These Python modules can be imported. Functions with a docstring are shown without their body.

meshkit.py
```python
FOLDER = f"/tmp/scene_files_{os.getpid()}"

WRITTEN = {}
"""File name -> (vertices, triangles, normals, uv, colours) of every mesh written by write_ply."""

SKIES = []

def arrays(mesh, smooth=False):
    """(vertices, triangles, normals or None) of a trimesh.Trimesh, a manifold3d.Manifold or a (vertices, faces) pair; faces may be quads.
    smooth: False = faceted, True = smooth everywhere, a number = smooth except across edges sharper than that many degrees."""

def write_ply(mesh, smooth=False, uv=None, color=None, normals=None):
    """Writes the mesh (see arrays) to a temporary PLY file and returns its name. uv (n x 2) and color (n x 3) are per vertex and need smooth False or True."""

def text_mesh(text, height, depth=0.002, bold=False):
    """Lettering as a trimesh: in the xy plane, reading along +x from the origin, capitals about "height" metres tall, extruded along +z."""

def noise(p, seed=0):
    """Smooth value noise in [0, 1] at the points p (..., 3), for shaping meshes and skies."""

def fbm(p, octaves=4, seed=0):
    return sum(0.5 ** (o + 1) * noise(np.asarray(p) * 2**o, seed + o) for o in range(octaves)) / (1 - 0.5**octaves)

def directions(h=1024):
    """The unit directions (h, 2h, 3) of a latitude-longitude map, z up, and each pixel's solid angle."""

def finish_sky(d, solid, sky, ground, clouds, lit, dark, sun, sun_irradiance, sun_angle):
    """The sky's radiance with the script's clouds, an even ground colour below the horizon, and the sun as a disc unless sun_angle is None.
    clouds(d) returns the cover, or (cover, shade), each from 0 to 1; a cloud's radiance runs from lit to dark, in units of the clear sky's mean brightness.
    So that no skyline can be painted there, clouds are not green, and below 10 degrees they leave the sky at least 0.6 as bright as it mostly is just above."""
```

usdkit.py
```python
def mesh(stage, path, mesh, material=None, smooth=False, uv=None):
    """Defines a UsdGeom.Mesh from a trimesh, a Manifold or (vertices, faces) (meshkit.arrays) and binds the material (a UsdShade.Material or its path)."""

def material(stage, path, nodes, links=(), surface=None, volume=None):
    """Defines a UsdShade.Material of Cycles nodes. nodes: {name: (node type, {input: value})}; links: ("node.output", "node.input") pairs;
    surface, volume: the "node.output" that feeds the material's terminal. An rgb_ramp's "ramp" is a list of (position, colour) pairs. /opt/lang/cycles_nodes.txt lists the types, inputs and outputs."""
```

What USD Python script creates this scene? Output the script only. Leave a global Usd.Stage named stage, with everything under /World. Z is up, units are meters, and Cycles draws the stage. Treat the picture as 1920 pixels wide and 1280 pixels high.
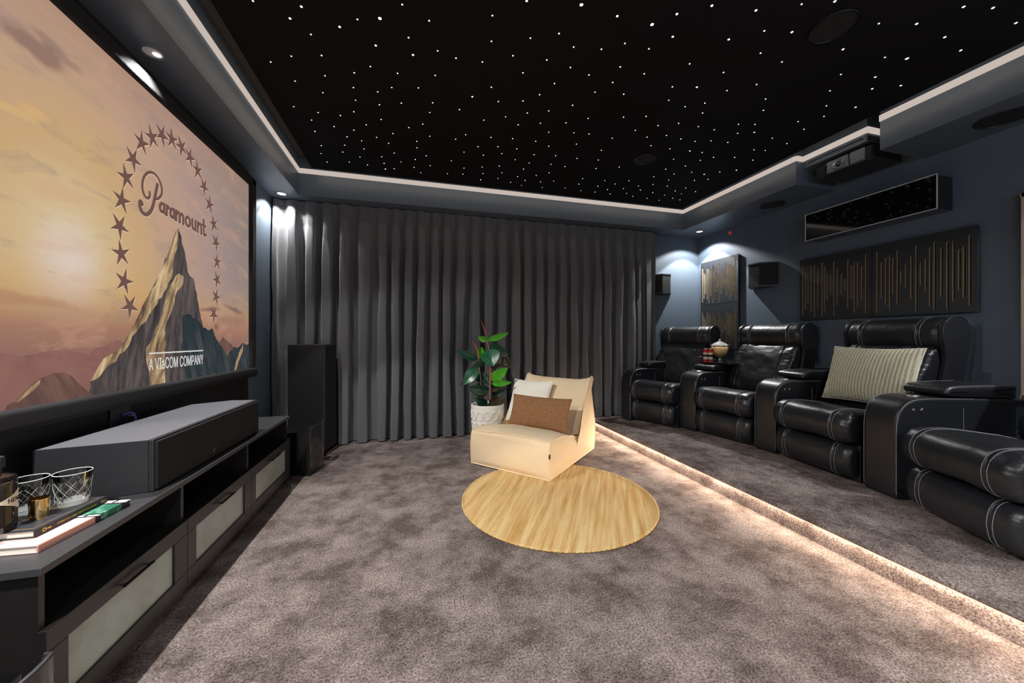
import math, random, numpy as np, trimesh, usdkit, meshkit
from pxr import Usd, UsdGeom, UsdLux, UsdShade, Sdf, Gf
from shapely.geometry import Polygon, LineString, Point, box as sbox
from shapely.ops import unary_union
random.seed(7); np.random.seed(7)
stage = Usd.Stage.CreateInMemory()
UsdGeom.SetStageUpAxis(stage, 'Z'); UsdGeom.SetStageMetersPerUnit(stage, 1.0)
UsdGeom.Xform.Define(stage, '/World'); UsdGeom.Scope.Define(stage, '/World/Looks')

# ------------------------------------------------------------------ camera, exposure, light levels
F, YAW, CY, EYE = 676.77, .2621, 634.98, 1.18
S, C = math.sin(YAW), math.cos(YAW)
cam = UsdGeom.Camera.Define(stage, '/World/Camera')
cam.AddTransformOp().Set(Gf.Matrix4d(C, -S, 0, 0, 0, 0, 1, 0, -S, -C, 0, 0, 0, 0, EYE, 1))
cam.CreateHorizontalApertureAttr(36.0); cam.CreateVerticalApertureAttr(24.0)
cam.CreateFocalLengthAttr(36 * F / 1920)
cam.CreateVerticalApertureOffsetAttr(-36 * 5.02 / 1920)
cam.CreateClippingRangeAttr(Gf.Vec2f(0.02, 100)); cam.CreateFStopAttr(0.0)
cam.CreateExposureAttr(0.0)
SPOT_IN, SPOT_OUT = 8500.0, 4600.0          # two beams of a downlight
SPOTCOL = (1.0, .985, .96)
COVE = .56                                # radiance of the cove strips
STEP = 215.0                              # LED line under the step nosing
SCREEN = .88
FILL_GLOBE = 44.0
GAP = 16.0                               # unseen LED line at the star panel edge, placed to light the soffits                              # added fill globes on the back wall

# ------------------------------------------------------------------ helpers
def lin(*c):
    c = np.array(c, float) / 255
    return tuple(np.where(c < .04045, c / 12.92, ((c + .055) / 1.055) ** 2.4))
used = {}
def path(name, parent='/World'):
    k = (parent, name); n = used.get(k, 0); used[k] = n + 1
    return f'{parent}/{name}' + (f'_{n:03d}' if n else '')
def cd(prim, **k):
    for a, b in k.items():
        if b: prim.SetCustomDataByKey(a, b)
class Thing:
    def __init__(s, name, label, cat, loc=(0, 0, 0), rz=0, group=None, kind=None):
        s.p = path(name); s.x = UsdGeom.Xform.Define(stage, s.p)
        s.x.AddTranslateOp().Set(Gf.Vec3d(*map(float, loc))); s.x.AddRotateZOp().Set(float(rz))
        s.name = name
        cd(s.x.GetPrim(), label=label, category=cat, group=group, kind=kind)
        M = trimesh.transformations.rotation_matrix(math.radians(rz), [0, 0, 1]); M[:3, 3] = loc
        s.inv = np.linalg.inv(M)
    def part(s, name, m, mat, world=True, smooth=35, label=None, parent=None, kind=None):
        m = tm(m)
        if world: m = m.copy(); m.apply_transform(s.inv)
        p = path(name, parent or s.p)
        prim = usdkit.mesh(stage, p, m, mat, smooth=smooth).GetPrim()
        cd(prim, label=label, kind=kind)
        return p
def copy_of(th, label, loc, rz, cat, group):
    p = path(th.name); x = UsdGeom.Xform.Define(stage, p)
    x.GetPrim().GetReferences().AddInternalReference(th.p); x.GetPrim().SetInstanceable(True)
    x.GetPrim().GetAttribute('xformOp:translate').Set(Gf.Vec3d(*map(float, loc)))
    x.GetPrim().GetAttribute('xformOp:rotateZ').Set(float(rz))
    cd(x.GetPrim(), label=label, category=cat, group=group)
    return p
def solo(name, m, mat, label=None, cat=None, kind=None, smooth=35, group=None):
    p = path(name); prim = usdkit.mesh(stage, p, tm(m), mat, smooth=smooth).GetPrim()
    cd(prim, label=label, category=cat, kind=kind, group=group)
    return p
def tm(m):
    if isinstance(m, (list,)): m = trimesh.util.concatenate([tm(x) for x in m])
    if isinstance(m, tuple):
        v, f, _ = meshkit.arrays(m); m = trimesh.Trimesh(v, f, process=False)
    return m
def bx(x0, x1, y0, y1, z0, z1):
    m = trimesh.creation.box([x1 - x0, y1 - y0, z1 - z0]); m.apply_translation([(x0 + x1) / 2, (y0 + y1) / 2, (z0 + z1) / 2]); return m
def rbox(x0, x1, y0, y1, z0, z1, r=.01, n=3):
    """rounded box"""
    h = np.array([x1 - x0, y1 - y0, z1 - z0]) / 2; r = min(r, h.min() * .99)
    ax = [np.concatenate([-hh + r * (1 - np.cos(np.linspace(0, np.pi / 2, n + 1))), (hh - r * (1 - np.cos(np.linspace(0, np.pi / 2, n + 1))))[::-1]]) for hh in h]
    V, Fc, o = [], [], 0
    for a in range(3):
        b, c = (a + 1) % 3, (a + 2) % 3
        for sgn in (-1, 1):
            B, Cc = np.meshgrid(ax[b], ax[c], indexing='ij'); P = np.zeros(B.shape + (3,))
            P[..., a] = sgn * h[a]; P[..., b] = B; P[..., c] = Cc
            nb, nc = B.shape; i, j = np.meshgrid(np.arange(nb - 1), np.arange(nc - 1), indexing='ij')
            q = np.stack([i * nc + j, (i + 1) * nc + j, (i + 1) * nc + j + 1, i * nc + j + 1], -1).reshape(-1, 4) + o
            if sgn < 0: q = q[:, ::-1]
            V.append(P.reshape(-1, 3)); Fc.append(q); o += nb * nc
    V = np.vstack(V); inner = np.clip(V, -(h - r), h - r); d = V - inner
    V = inner + d / np.maximum(np.linalg.norm(d, axis=1, keepdims=True), 1e-9) * r
    q = np.vstack(Fc); m = trimesh.Trimesh(V + [(x0 + x1) / 2, (y0 + y1) / 2, (z0 + z1) / 2], np.vstack([q[:, [0, 1, 2]], q[:, [0, 2, 3]]]), process=False)
    m.merge_vertices(); return m
def tube(P, r, n=6, closed=False):
    P = np.asarray(P, float)
    if closed: T = np.roll(P, -1, 0) - np.roll(P, 1, 0)
    else: T = np.gradient(P, axis=0)
    T /= np.linalg.norm(T, axis=1, keepdims=True) + 1e-12
    a = np.cross(T, np.where(np.abs(T[:, 2:]) < .9, [0, 0, 1.], [1., 0, 0])); a /= np.linalg.norm(a, axis=1, keepdims=True) + 1e-12
    b = np.cross(T, a); g = np.arange(n) * 2 * np.pi / n; r = np.broadcast_to(r, (len(P),))[:, None, None]
    V = P[:, None] + r * (np.cos(g)[None, :, None] * a[:, None] + np.sin(g)[None, :, None] * b[:, None])
    k = len(P); i, j = np.meshgrid(np.arange(k if closed else k - 1), np.arange(n), indexing='ij'); i2 = (i + 1) % k
    q = np.stack([i * n + j, i * n + (j + 1) % n, i2 * n + (j + 1) % n, i2 * n + j], -1).reshape(-1, 4)
    f = np.vstack([q[:, [0, 1, 2]], q[:, [0, 2, 3]]]); V = V.reshape(-1, 3)
    if not closed:
        V = np.vstack([V, P[:1], P[-1:]]); e = []
        for t in range(n):
            e.append([len(V) - 2, (t + 1) % n, t]); e.append([len(V) - 1, (k - 1) * n + t, (k - 1) * n + (t + 1) % n])
        f = np.vstack([f, e])
    return trimesh.Trimesh(V, f, process=False)
def lathe(prof, n=32, c=(0, 0, 0)):
    prof = np.asarray(prof, float); g = np.arange(n) * 2 * np.pi / n
    V = np.stack([prof[:, None, 0] * np.cos(g), prof[:, None, 0] * np.sin(g), np.repeat(prof[:, 1:2], n, 1)], -1).reshape(-1, 3) + np.array(c)
    k = len(prof); i, j = np.meshgrid(np.arange(k - 1), np.arange(n), indexing='ij')
    q = np.stack([i * n + j, i * n + (j + 1) % n, (i + 1) * n + (j + 1) % n, (i + 1) * n + j], -1).reshape(-1, 4)
    m = trimesh.Trimesh(V, np.vstack([q[:, [0, 1, 2]], q[:, [0, 2, 3]]]), process=False)
    m.merge_vertices(); m.update_faces(m.nondegenerate_faces()); return m
def ext(poly, h):
    ps = [p for p in getattr(poly, 'geoms', [poly]) if p.area > 1e-9]
    return trimesh.util.concatenate([trimesh.creation.extrude_polygon(p, h, engine='earcut') for p in ps])
def smooth_loop(P, n=64, it=3):
    P = np.asarray(P, float)
    for _ in range(it):
        Q = np.roll(P, -1, 0); P = np.stack([.75 * P + .25 * Q, .25 * P + .75 * Q], 1).reshape(-1, 2)
    P = np.vstack([P, P[:1]]); s = np.r_[0, np.cumsum(np.linalg.norm(np.diff(P, axis=0), axis=1))]
    t = np.linspace(0, s[-1], n, endpoint=False)
    return np.stack([np.interp(t, s, P[:, 0]), np.interp(t, s, P[:, 1])], 1)
def normals2(O):
    T = np.roll(O, -1, 0) - np.roll(O, 1, 0); N = np.stack([T[:, 1], -T[:, 0]], 1)
    N /= np.linalg.norm(N, axis=1, keepdims=True) + 1e-12
    a = 0.5 * np.sum(O[:, 0] * np.roll(O[:, 1], -1) - np.roll(O[:, 0], -1) * O[:, 1])
    return N if a > 0 else -N
def sweep(O, qs, inset=None, disp=None, shift=None):
    """outline O (x, z) swept along y at the stations qs; inset(q) pulls the outline in along its normals, disp(i, q) pushes it out"""
    N = normals2(O); rings = []
    c = O.mean(0)
    for k, q in enumerate(qs):
        d = np.zeros(len(O))
        if disp is not None: d = d + disp(np.arange(len(O)) / len(O), q, O)
        R = O + N * d[:, None]
        if inset is not None: s = inset(q); R = c + (R - c) * s
        if shift is not None: R = R + shift(q, O)
        rings.append(np.stack([R[:, 0], np.full(len(O), q), R[:, 1]], 1))
    n, k = len(O), len(qs); V = np.vstack(rings + [[[rings[0][:, 0].mean(), qs[0], rings[0][:, 2].mean()], [rings[-1][:, 0].mean(), qs[-1], rings[-1][:, 2].mean()]]])
    i, j = np.meshgrid(np.arange(k - 1), np.arange(n), indexing='ij')
    q = np.stack([i * n + j, i * n + (j + 1) % n, (i + 1) * n + (j + 1) % n, (i + 1) * n + j], -1).reshape(-1, 4)
    f = [q[:, [0, 1, 2]], q[:, [0, 2, 3]]]; e = []
    for t in range(n):
        e.append([k * n, (t + 1) % n, t]); e.append([k * n + 1, (k - 1) * n + t, (k - 1) * n + (t + 1) % n])
    m = trimesh.Trimesh(V, np.vstack(f + [e]), process=False)
    if m.volume < 0: m.invert()
    return m
def frame_m(c, right, up):
    r = np.array(right, float); r /= np.linalg.norm(r); u = np.array(up, float); u -= r * (u @ r); u /= np.linalg.norm(u); n = np.cross(r, u)
    M = np.eye(4); M[:3, 0], M[:3, 1], M[:3, 2], M[:3, 3] = r, u, n, c
    return M
def put(m, M): m = m.copy(); m.apply_transform(M); return m
def pillow(w, h, t, seed=0, nx=40, ny=32, ear=.06, wr=.006):
    u = np.sin(np.linspace(-np.pi / 2, np.pi / 2, nx)); v = np.sin(np.linspace(-np.pi / 2, np.pi / 2, ny))
    U, W = np.meshgrid(u, v, indexing='ij')
    X = w / 2 * U * (1 - ear * (1 - W ** 2) * np.abs(U) ** 2); Y = h / 2 * W * (1 - ear * 1.2 * (1 - U ** 2) * np.abs(W) ** 2)
    Z = t / 2 * np.clip((1 - U ** 2), 0, 1) ** .42 * np.clip((1 - W ** 2), 0, 1) ** .42
    def layer(sg):
        n = meshkit.fbm(np.stack([X * 7, Y * 7, np.full_like(X, 3. + sg + seed)], -1), 3, seed) - .5
        edge = np.clip(np.maximum(np.abs(U), np.abs(W)) - .55, 0, 1)
        z = sg * (Z * (1 + .25 * n) + wr * np.sin(38 * (U + .6 * W) + 9 * n) * edge * (Z > 1e-4))
        return np.stack([X, Y, z], -1).reshape(-1, 3)
    V = np.vstack([layer(1), layer(-1)]); i, j = np.meshgrid(np.arange(nx - 1), np.arange(ny - 1), indexing='ij')
    q = np.stack([i * ny + j, (i + 1) * ny + j, (i + 1) * ny + j + 1, i * ny + j + 1], -1).reshape(-1, 4)
    q = np.vstack([q, q[:, ::-1] + nx * ny]); m = trimesh.Trimesh(V, np.vstack([q[:, [0, 1, 2]], q[:, [0, 2, 3]]]), process=False)
    m.merge_vertices()
    ring = np.concatenate([np.stack([X[:, 0], Y[:, 0]], 1), np.stack([X[-1, 1:], Y[-1, 1:]], 1), np.stack([X[::-1, -1][1:], Y[::-1, -1][1:]], 1), np.stack([X[0, ::-1][1:-1], Y[0, ::-1][1:-1]], 1)])
    ring = np.c_[ring, np.zeros(len(ring))]
    return m, ring
# ------------------------------------------------------------------ materials
def mat(name, base, rough=.5, metal=0, bumps=(), var=None, spec=.5, extra=None, coat=0, sheen=0, space='object', mscale=None, rot=None):
    """principled; bumps: (scale, strength, distance) noises; var: (scale, colour2, lo, hi) noise mix"""
    n = {'p': ('principled_bsdf', {'base_color': base, 'roughness': rough, 'metallic': metal, 'specular_ior_level': spec, 'coat_weight': coat, 'sheen_weight': sheen, **(extra or {})})}; L = []
    src = None
    if bumps or var:
        n['tc'] = ('texture_coordinate', {}) if space == 'object' else ('geometry', {})
        src = 'tc.object' if space == 'object' else 'tc.position'
        if mscale:
            n['mp'] = ('mapping', {'mapping_type': 'point', 'scale': mscale, 'rotation': rot or (0, 0, 0)}); L.append((src, 'mp.vector')); src = 'mp.vector'
    prev = None
    for k, b in enumerate(bumps):
        n[f'bn{k}'] = ('noise_texture', {'scale': b[0], 'detail': b[3] if len(b) > 3 else 3, 'roughness': .6, 'distortion': b[4] if len(b) > 4 else 0.}); n[f'b{k}'] = ('bump', {'strength': b[1], 'distance': b[2]})
        L += [(src, f'bn{k}.vector'), (f'bn{k}.fac', f'b{k}.height')]
        if prev: L.append((f'{prev}.normal', f'b{k}.normal'))
        prev = f'b{k}'
    if prev: L.append((f'{prev}.normal', 'p.normal'))
    col = None
    for k, v in enumerate(var or []):
        n[f'vn{k}'] = ('noise_texture', {'scale': v[0], 'detail': 4, 'roughness': .6}); n[f'vr{k}'] = ('map_range', {'from_min': v[2], 'from_max': v[3], 'clamp': True})
        n[f'vm{k}'] = ('mix', {'color1': base, 'color2': v[1]})
        L += [(src, f'vn{k}.vector'), (f'vn{k}.fac', f'vr{k}.value'), (f'vr{k}.result', f'vm{k}.fac')]
        if col: L.append((col, f'vm{k}.color1'))
        col = f'vm{k}.color'
    if col: L.append((col, 'p.base_color'))
    return usdkit.material(stage, f'/World/Looks/{name}', n, L, surface='p.BSDF')
def emit(name, color, strength=1.0):
    return usdkit.material(stage, f'/World/Looks/{name}', {'e': ('emission', {'color': color, 'strength': strength})}, [], surface='e.emission')
M = {}
M['wall'] = mat('wall_paint', lin(85, 98, 112), .55, bumps=[(90, .12, .002)], space='pos')
M['soffit'] = mat('soffit_paint', lin(82, 92, 105), .42, bumps=[(60, .05, .002)], space='pos')
M['black_ceiling'] = mat('star_panel_cloth', (.0045, .0045, .005), .9, spec=.2)
M['ceiling'] = mat('upper_ceiling_paint', lin(84, 78, 74), .7)
M['black'] = mat('matt_black', (.012, .012, .014), .55)
M['board'] = mat('black_board', (.010, .010, .011), .6)
M['soft_black'] = mat('black_cloth', (.007, .007, .008), .95, bumps=[(900, .4, .002)])
M['gloss'] = mat('piano_black', (.004, .004, .005), .06, coat=.6)
M['vinyl_lit'] = mat('textured_vinyl_top', (.11, .11, .125), .5, bumps=[(260, .2, .001)])  # paler than the speaker body: downlight on the top put into the colour
M['gloss2'] = mat('black_lacquer', (.014, .014, .016), .16, coat=.3)
M['satin'] = mat('satin_black_vinyl', (.022, .0225, .026), .42, bumps=[(260, .12, .001)])
M['oak_black'] = mat('black_ash', (.008, .0085, .0095), .42, bumps=[(30, .15, .001)], mscale=(1, 1, .05))
M['cab'] = mat('black_brown_laminate', (.015, .014, .0138), .36, bumps=[(50, .05, .001)])
M['cabtop_lit'] = mat('black_brown_top', (.046, .046, .050), .33)  # same laminate, colour lightened for the light falling on the top
M['chrome'] = mat('chrome', (.75, .75, .76), .12, 1)
M['silver'] = mat('silver_trim', (.55, .55, .57), .3, 1)
M['darkmetal'] = mat('dark_metal', (.05, .05, .055), .35, 1)
M['silverpaint'] = mat('silver_paint', (.62, .63, .64), .35)
M['gold'] = mat('gold_metal', (.80, .60, .28), .12, 1)
M['leather'] = mat('black_leather', (.011, .0125, .016), .37, bumps=[(14, .22, .012, 4, .6), (420, .16, .001)], spec=.55)
M['leather_flat'] = mat('black_leather_arm', (.012, .0135, .017), .40, bumps=[(9, .10, .008, 3, .4), (420, .16, .001)], spec=.55)
M['stitch'] = mat('grey_thread', lin(126, 128, 134), .6)
M['piping_dark'] = mat('dark_piping', (.02, .02, .024), .35)
M['beige'] = mat('beige_canvas', lin(236, 212, 176), .9, bumps=[(700, .18, .001), (9, .18, .012)], sheen=.1, spec=.2)
M['cream'] = mat('cream_linen', lin(246, 239, 226), .92, bumps=[(600, .25, .001), (10, .12, .01)], spec=.2)
M['tan'] = mat('tan_boucle', lin(168, 124, 88), .95, bumps=[(260, .6, .003)], var=[(200, lin(112, 78, 52), .42, .62)], spec=.15)
M['white_pot'] = mat('white_ceramic', lin(240, 237, 228), .45, bumps=[(30, .05, .003)])
M['soil'] = mat('soil', (.02, .014, .01), .95, bumps=[(90, .6, .01)])
M['stem'] = mat('brown_stem', lin(150, 112, 84), .6, bumps=[(120, .3, .002)])
M['sheath'] = mat('red_sheath', lin(214, 84, 76), .45)
def leafmat(name, c, c2, rough=.28):
    n = {'tc': ('texture_coordinate', {}), 'nz': ('noise_texture', {'scale': 22, 'detail': 3}), 'r': ('map_range', {'from_min': .35, 'from_max': .7, 'clamp': True}), 'm': ('mix', {'color1': c, 'color2': c2}),
         'p': ('principled_bsdf', {'roughness': rough, 'specular_ior_level': .5}), 't': ('translucent_bsdf', {'color': c2}), 'x': ('mix_closure', {'fac': .12})}
    L = [('tc.object', 'nz.vector'), ('nz.fac', 'r.value'), ('r.result', 'm.fac'), ('m.color', 'p.base_color'), ('p.BSDF', 'x.closure1'), ('t.BSDF', 'x.closure2')]
    return usdkit.material(stage, f'/World/Looks/{name}', n, L, surface='x.closure')
M['leaf_dark'] = leafmat('leaf_dark', lin(30, 72, 52), lin(20, 50, 42))
M['leaf_mid'] = leafmat('leaf_mid', lin(48, 104, 70), lin(36, 82, 58))
M['leaf_bright'] = leafmat('leaf_bright', lin(84, 168, 40), lin(60, 150, 44))
M['leaf_brown'] = leafmat('leaf_brown', lin(66, 66, 42), lin(84, 58, 40))
M['frost'] = mat('frosted_glass', lin(150, 160, 154), .28, bumps=[(8, .05, .01)], var=[(6, lin(122, 130, 118), .4, .75)], spec=.5)
M['mdf'] = mat('raw_board_edge', lin(160, 145, 119), .7)
M['felt'] = mat('board_core', lin(50, 45, 38), .95)
M['panel_black'] = mat('acoustic_panel_black', lin(40, 44, 50), .5)
M['grille'] = mat('speaker_grille', (.006, .006, .007), .8, bumps=[(600, .3, .001)])
M['purple'] = mat('purple_cable', lin(132, 84, 190), .45)
M['paper'] = mat('book_pages', lin(232, 226, 212), .85, bumps=[(400, .4, .001)], mscale=(.02, .02, 1))
M['pink'] = mat('pink_cover', lin(220, 188, 180), .55)
M['pink_spine'] = mat('pink_spine', lin(214, 152, 138), .55)
M['navy'] = mat('navy_cover', lin(44, 46, 56), .42)
M['darkink'] = mat('dark_ink', lin(60, 40, 36), .6)
M['goldink'] = mat('gold_ink', lin(214, 172, 84), .35, .4)
M['green'] = mat('green_print', lin(30, 104, 78), .45, var=[(30, lin(150, 205, 180), .52, .72)])
M['proj_grey'] = mat('projector_grey', lin(92, 102, 112), .4)
M['whiteink'] = mat('white_print', lin(232, 230, 224), .5)
M['label'] = mat('cream_label', lin(214, 204, 180), .6)
M['red'] = mat('red_print', lin(196, 40, 44), .35)
M['tan_frame'] = mat('greige_frame', lin(176, 160, 146), .5)
M['art'] = mat('picture_print', lin(120, 104, 96), .5, var=[(3, lin(70, 66, 70), .4, .6)])
M['popcorn'] = mat('popcorn', lin(240, 218, 160), .8, var=[(160, lin(226, 176, 84), .5, .68)])
M['bottle'] = mat('dark_bottle', (.010, .007, .006), .05, coat=.5)
M['cove'] = emit('cove_led', lin(255, 238, 226), COVE)
M['lens'] = emit('downlight_lens', (1., .98, .95), 1.6)
M['star'] = emit('star_fibre', (1., .98, .94), 2.6)
M['hot'] = emit('downlight_hot', (1., .98, .95), 6.)
M['redspot'] = emit('red_spot_glow', (1., .08, .06), .25)
M['stepled'] = emit('step_led', (1., .76, .56), 1.3)
def glassmat(name, tint=(1, 1, 1), rough=.0):
    return usdkit.material(stage, f'/World/Looks/{name}', {'p': ('principled_bsdf', {'base_color': tint, 'roughness': rough, 'transmission_weight': 1.0, 'ior': 1.5})}, [], surface='p.BSDF')
M['glass'] = usdkit.material(stage, '/World/Looks/thin_clear_glass', {'f': ('fresnel', {'IOR': 1.5}), 't': ('transparent_bsdf', {'color': (.95, .96, .955)}), 'g': ('glossy_bsdf', {'color': (1, 1, 1), 'roughness': .03}), 'm': ('mix_closure', {})}, [('f.fac', 'm.fac'), ('t.BSDF', 'm.closure1'), ('g.BSDF', 'm.closure2')], surface='m.closure')
M['cutglass_glint'] = usdkit.material(stage, '/World/Looks/cut_glass_glint', {'p': ('principled_bsdf', {'base_color': (.9, .92, .92), 'roughness': .25}), 't': ('transparent_bsdf', {}), 'm': ('mix_closure', {'fac': .45})}, [('t.BSDF', 'm.closure1'), ('p.BSDF', 'm.closure2')], surface='m.closure')  # whitened glass, stands in for glints on rims and cuts
M['lidglass'] = usdkit.material(stage, '/World/Looks/lid_glass', {'p': ('principled_bsdf', {'base_color': (.9, .9, .92), 'roughness': .08}), 't': ('transparent_bsdf', {}), 'm': ('mix_closure', {'fac': .35})}, [('t.BSDF', 'm.closure1'), ('p.BSDF', 'm.closure2')], surface='m.closure')
# carpet: pile colour in patches plus pile bump
def carpet(name):
    n = {'g': ('geometry', {}), 'n1': ('noise_texture', {'scale': 3.6, 'detail': 9, 'roughness': .74}), 'r1': ('map_range', {'from_min': .40, 'from_max': .60, 'clamp': True}),
         'm1': ('mix', {'color1': lin(104, 91, 87), 'color2': lin(160, 146, 141)}),
         'n2': ('noise_texture', {'scale': 120, 'detail': 4, 'roughness': .8}), 'r2': ('map_range', {'from_min': .36, 'from_max': .64, 'to_min': .22, 'to_max': 1.7, 'clamp': True}),
         'm2': ('mix', {'mix_type': 'multiply', 'fac': 1.0}), 'cc': ('combine_xyz', {}),
         'n3': ('noise_texture', {'scale': 170, 'detail': 3, 'roughness': .75}), 'b1': ('bump', {'strength': 1.0, 'distance': .010}), 'n4': ('noise_texture', {'scale': 30, 'detail': 4}), 'b2': ('bump', {'strength': .4, 'distance': .016}),
         'p': ('principled_bsdf', {'roughness': .95, 'specular_ior_level': .08})}
    L = [('g.position', f'{a}.vector') for a in ('n1', 'n2', 'n3', 'n4')] + [('n1.fac', 'r1.value'), ('r1.result', 'm1.fac'), ('n2.fac', 'r2.value'), ('r2.result', 'cc.x'), ('r2.result', 'cc.y'), ('r2.result', 'cc.z'),
         ('m1.color', 'm2.color1'), ('cc.vector', 'm2.color2'), ('m2.color', 'p.base_color'), ('n3.fac', 'b1.height'), ('n4.fac', 'b2.height'), ('b1.normal', 'b2.normal'), ('b2.normal', 'p.normal')]
    return usdkit.material(stage, f'/World/Looks/{name}', n, L, surface='p.BSDF')
M['carpet'] = carpet('carpet')
# curtain cloth
M['drape'] = usdkit.material(stage, '/World/Looks/drape_cloth', {'g': ('geometry', {}), 'n': ('noise_texture', {'scale': 240, 'detail': 3, 'roughness': .7}), 'r': ('map_range', {'from_min': .3, 'from_max': .7, 'clamp': True}),
    'm': ('mix', {'color1': lin(72, 73, 76), 'color2': lin(112, 113, 116)}), 'b': ('bump', {'strength': .3, 'distance': .002}), 'p': ('principled_bsdf', {'roughness': .85, 'sheen_weight': .3, 'specular_ior_level': .15})},
    [('g.position', 'n.vector'), ('n.fac', 'r.value'), ('r.result', 'm.fac'), ('m.color', 'p.base_color'), ('n.fac', 'b.height'), ('b.normal', 'p.normal')], surface='p.BSDF')
# woven jute: ribs along one direction, knots across
RA = math.radians(59.5)
M['jute'] = usdkit.material(stage, '/World/Looks/jute_weave', {'g': ('geometry', {}), 'mp': ('mapping', {'mapping_type': 'point', 'rotation': (0, 0, -RA)}), 'mp2': ('mapping', {'mapping_type': 'point', 'scale': (1.6, 26, 1)}),
    'w1': ('wave_texture', {'wave_type': 'bands', 'bands_direction': 'y', 'scale': 26, 'distortion': .6, 'detail': 2}), 'w2': ('wave_texture', {'wave_type': 'bands', 'bands_direction': 'x', 'scale': 20, 'distortion': 1.6, 'detail': 2}),
    'n': ('noise_texture', {'scale': 1.0, 'detail': 4, 'roughness': .6}), 'n2': ('noise_texture', {'scale': 130, 'detail': 2}), 'r': ('map_range', {'from_min': .3, 'from_max': .72, 'clamp': True}),
    'm': ('mix', {'color1': lin(200, 148, 76), 'color2': lin(246, 218, 160)}), 'm2': ('mix', {'mix_type': 'multiply', 'fac': .55, 'color2': (1, 1, 1)}), 'mm': ('math', {'math_type': 'multiply'}),
    'r2': ('map_range', {'from_min': .0, 'from_max': .5, 'to_min': .45, 'to_max': 1.0, 'clamp': True}), 'cc': ('combine_xyz', {}), 'b': ('bump', {'strength': .7, 'distance': .006}), 'b2': ('bump', {'strength': .3, 'distance': .003}),
    'p': ('principled_bsdf', {'roughness': .85, 'specular_ior_level': .25})},
    [('g.position', 'mp.vector'), ('mp.vector', 'mp2.vector'), ('mp.vector', 'w1.vector'), ('mp.vector', 'w2.vector'), ('mp2.vector', 'n.vector'), ('g.position', 'n2.vector'), ('n.fac', 'r.value'), ('r.result', 'm.fac'),
     ('w1.fac', 'mm.value1'), ('w2.fac', 'mm.value2'), ('mm.value', 'r2.value'), ('r2.result', 'cc.x'), ('r2.result', 'cc.y'), ('r2.result', 'cc.z'), ('m.color', 'm2.color1'), ('cc.vector', 'm2.color2'), ('m2.color', 'p.base_color'),
     ('mm.value', 'b.height'), ('n2.fac', 'b2.height'), ('b.normal', 'b2.normal'), ('b2.normal', 'p.normal')], surface='p.BSDF')
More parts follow.
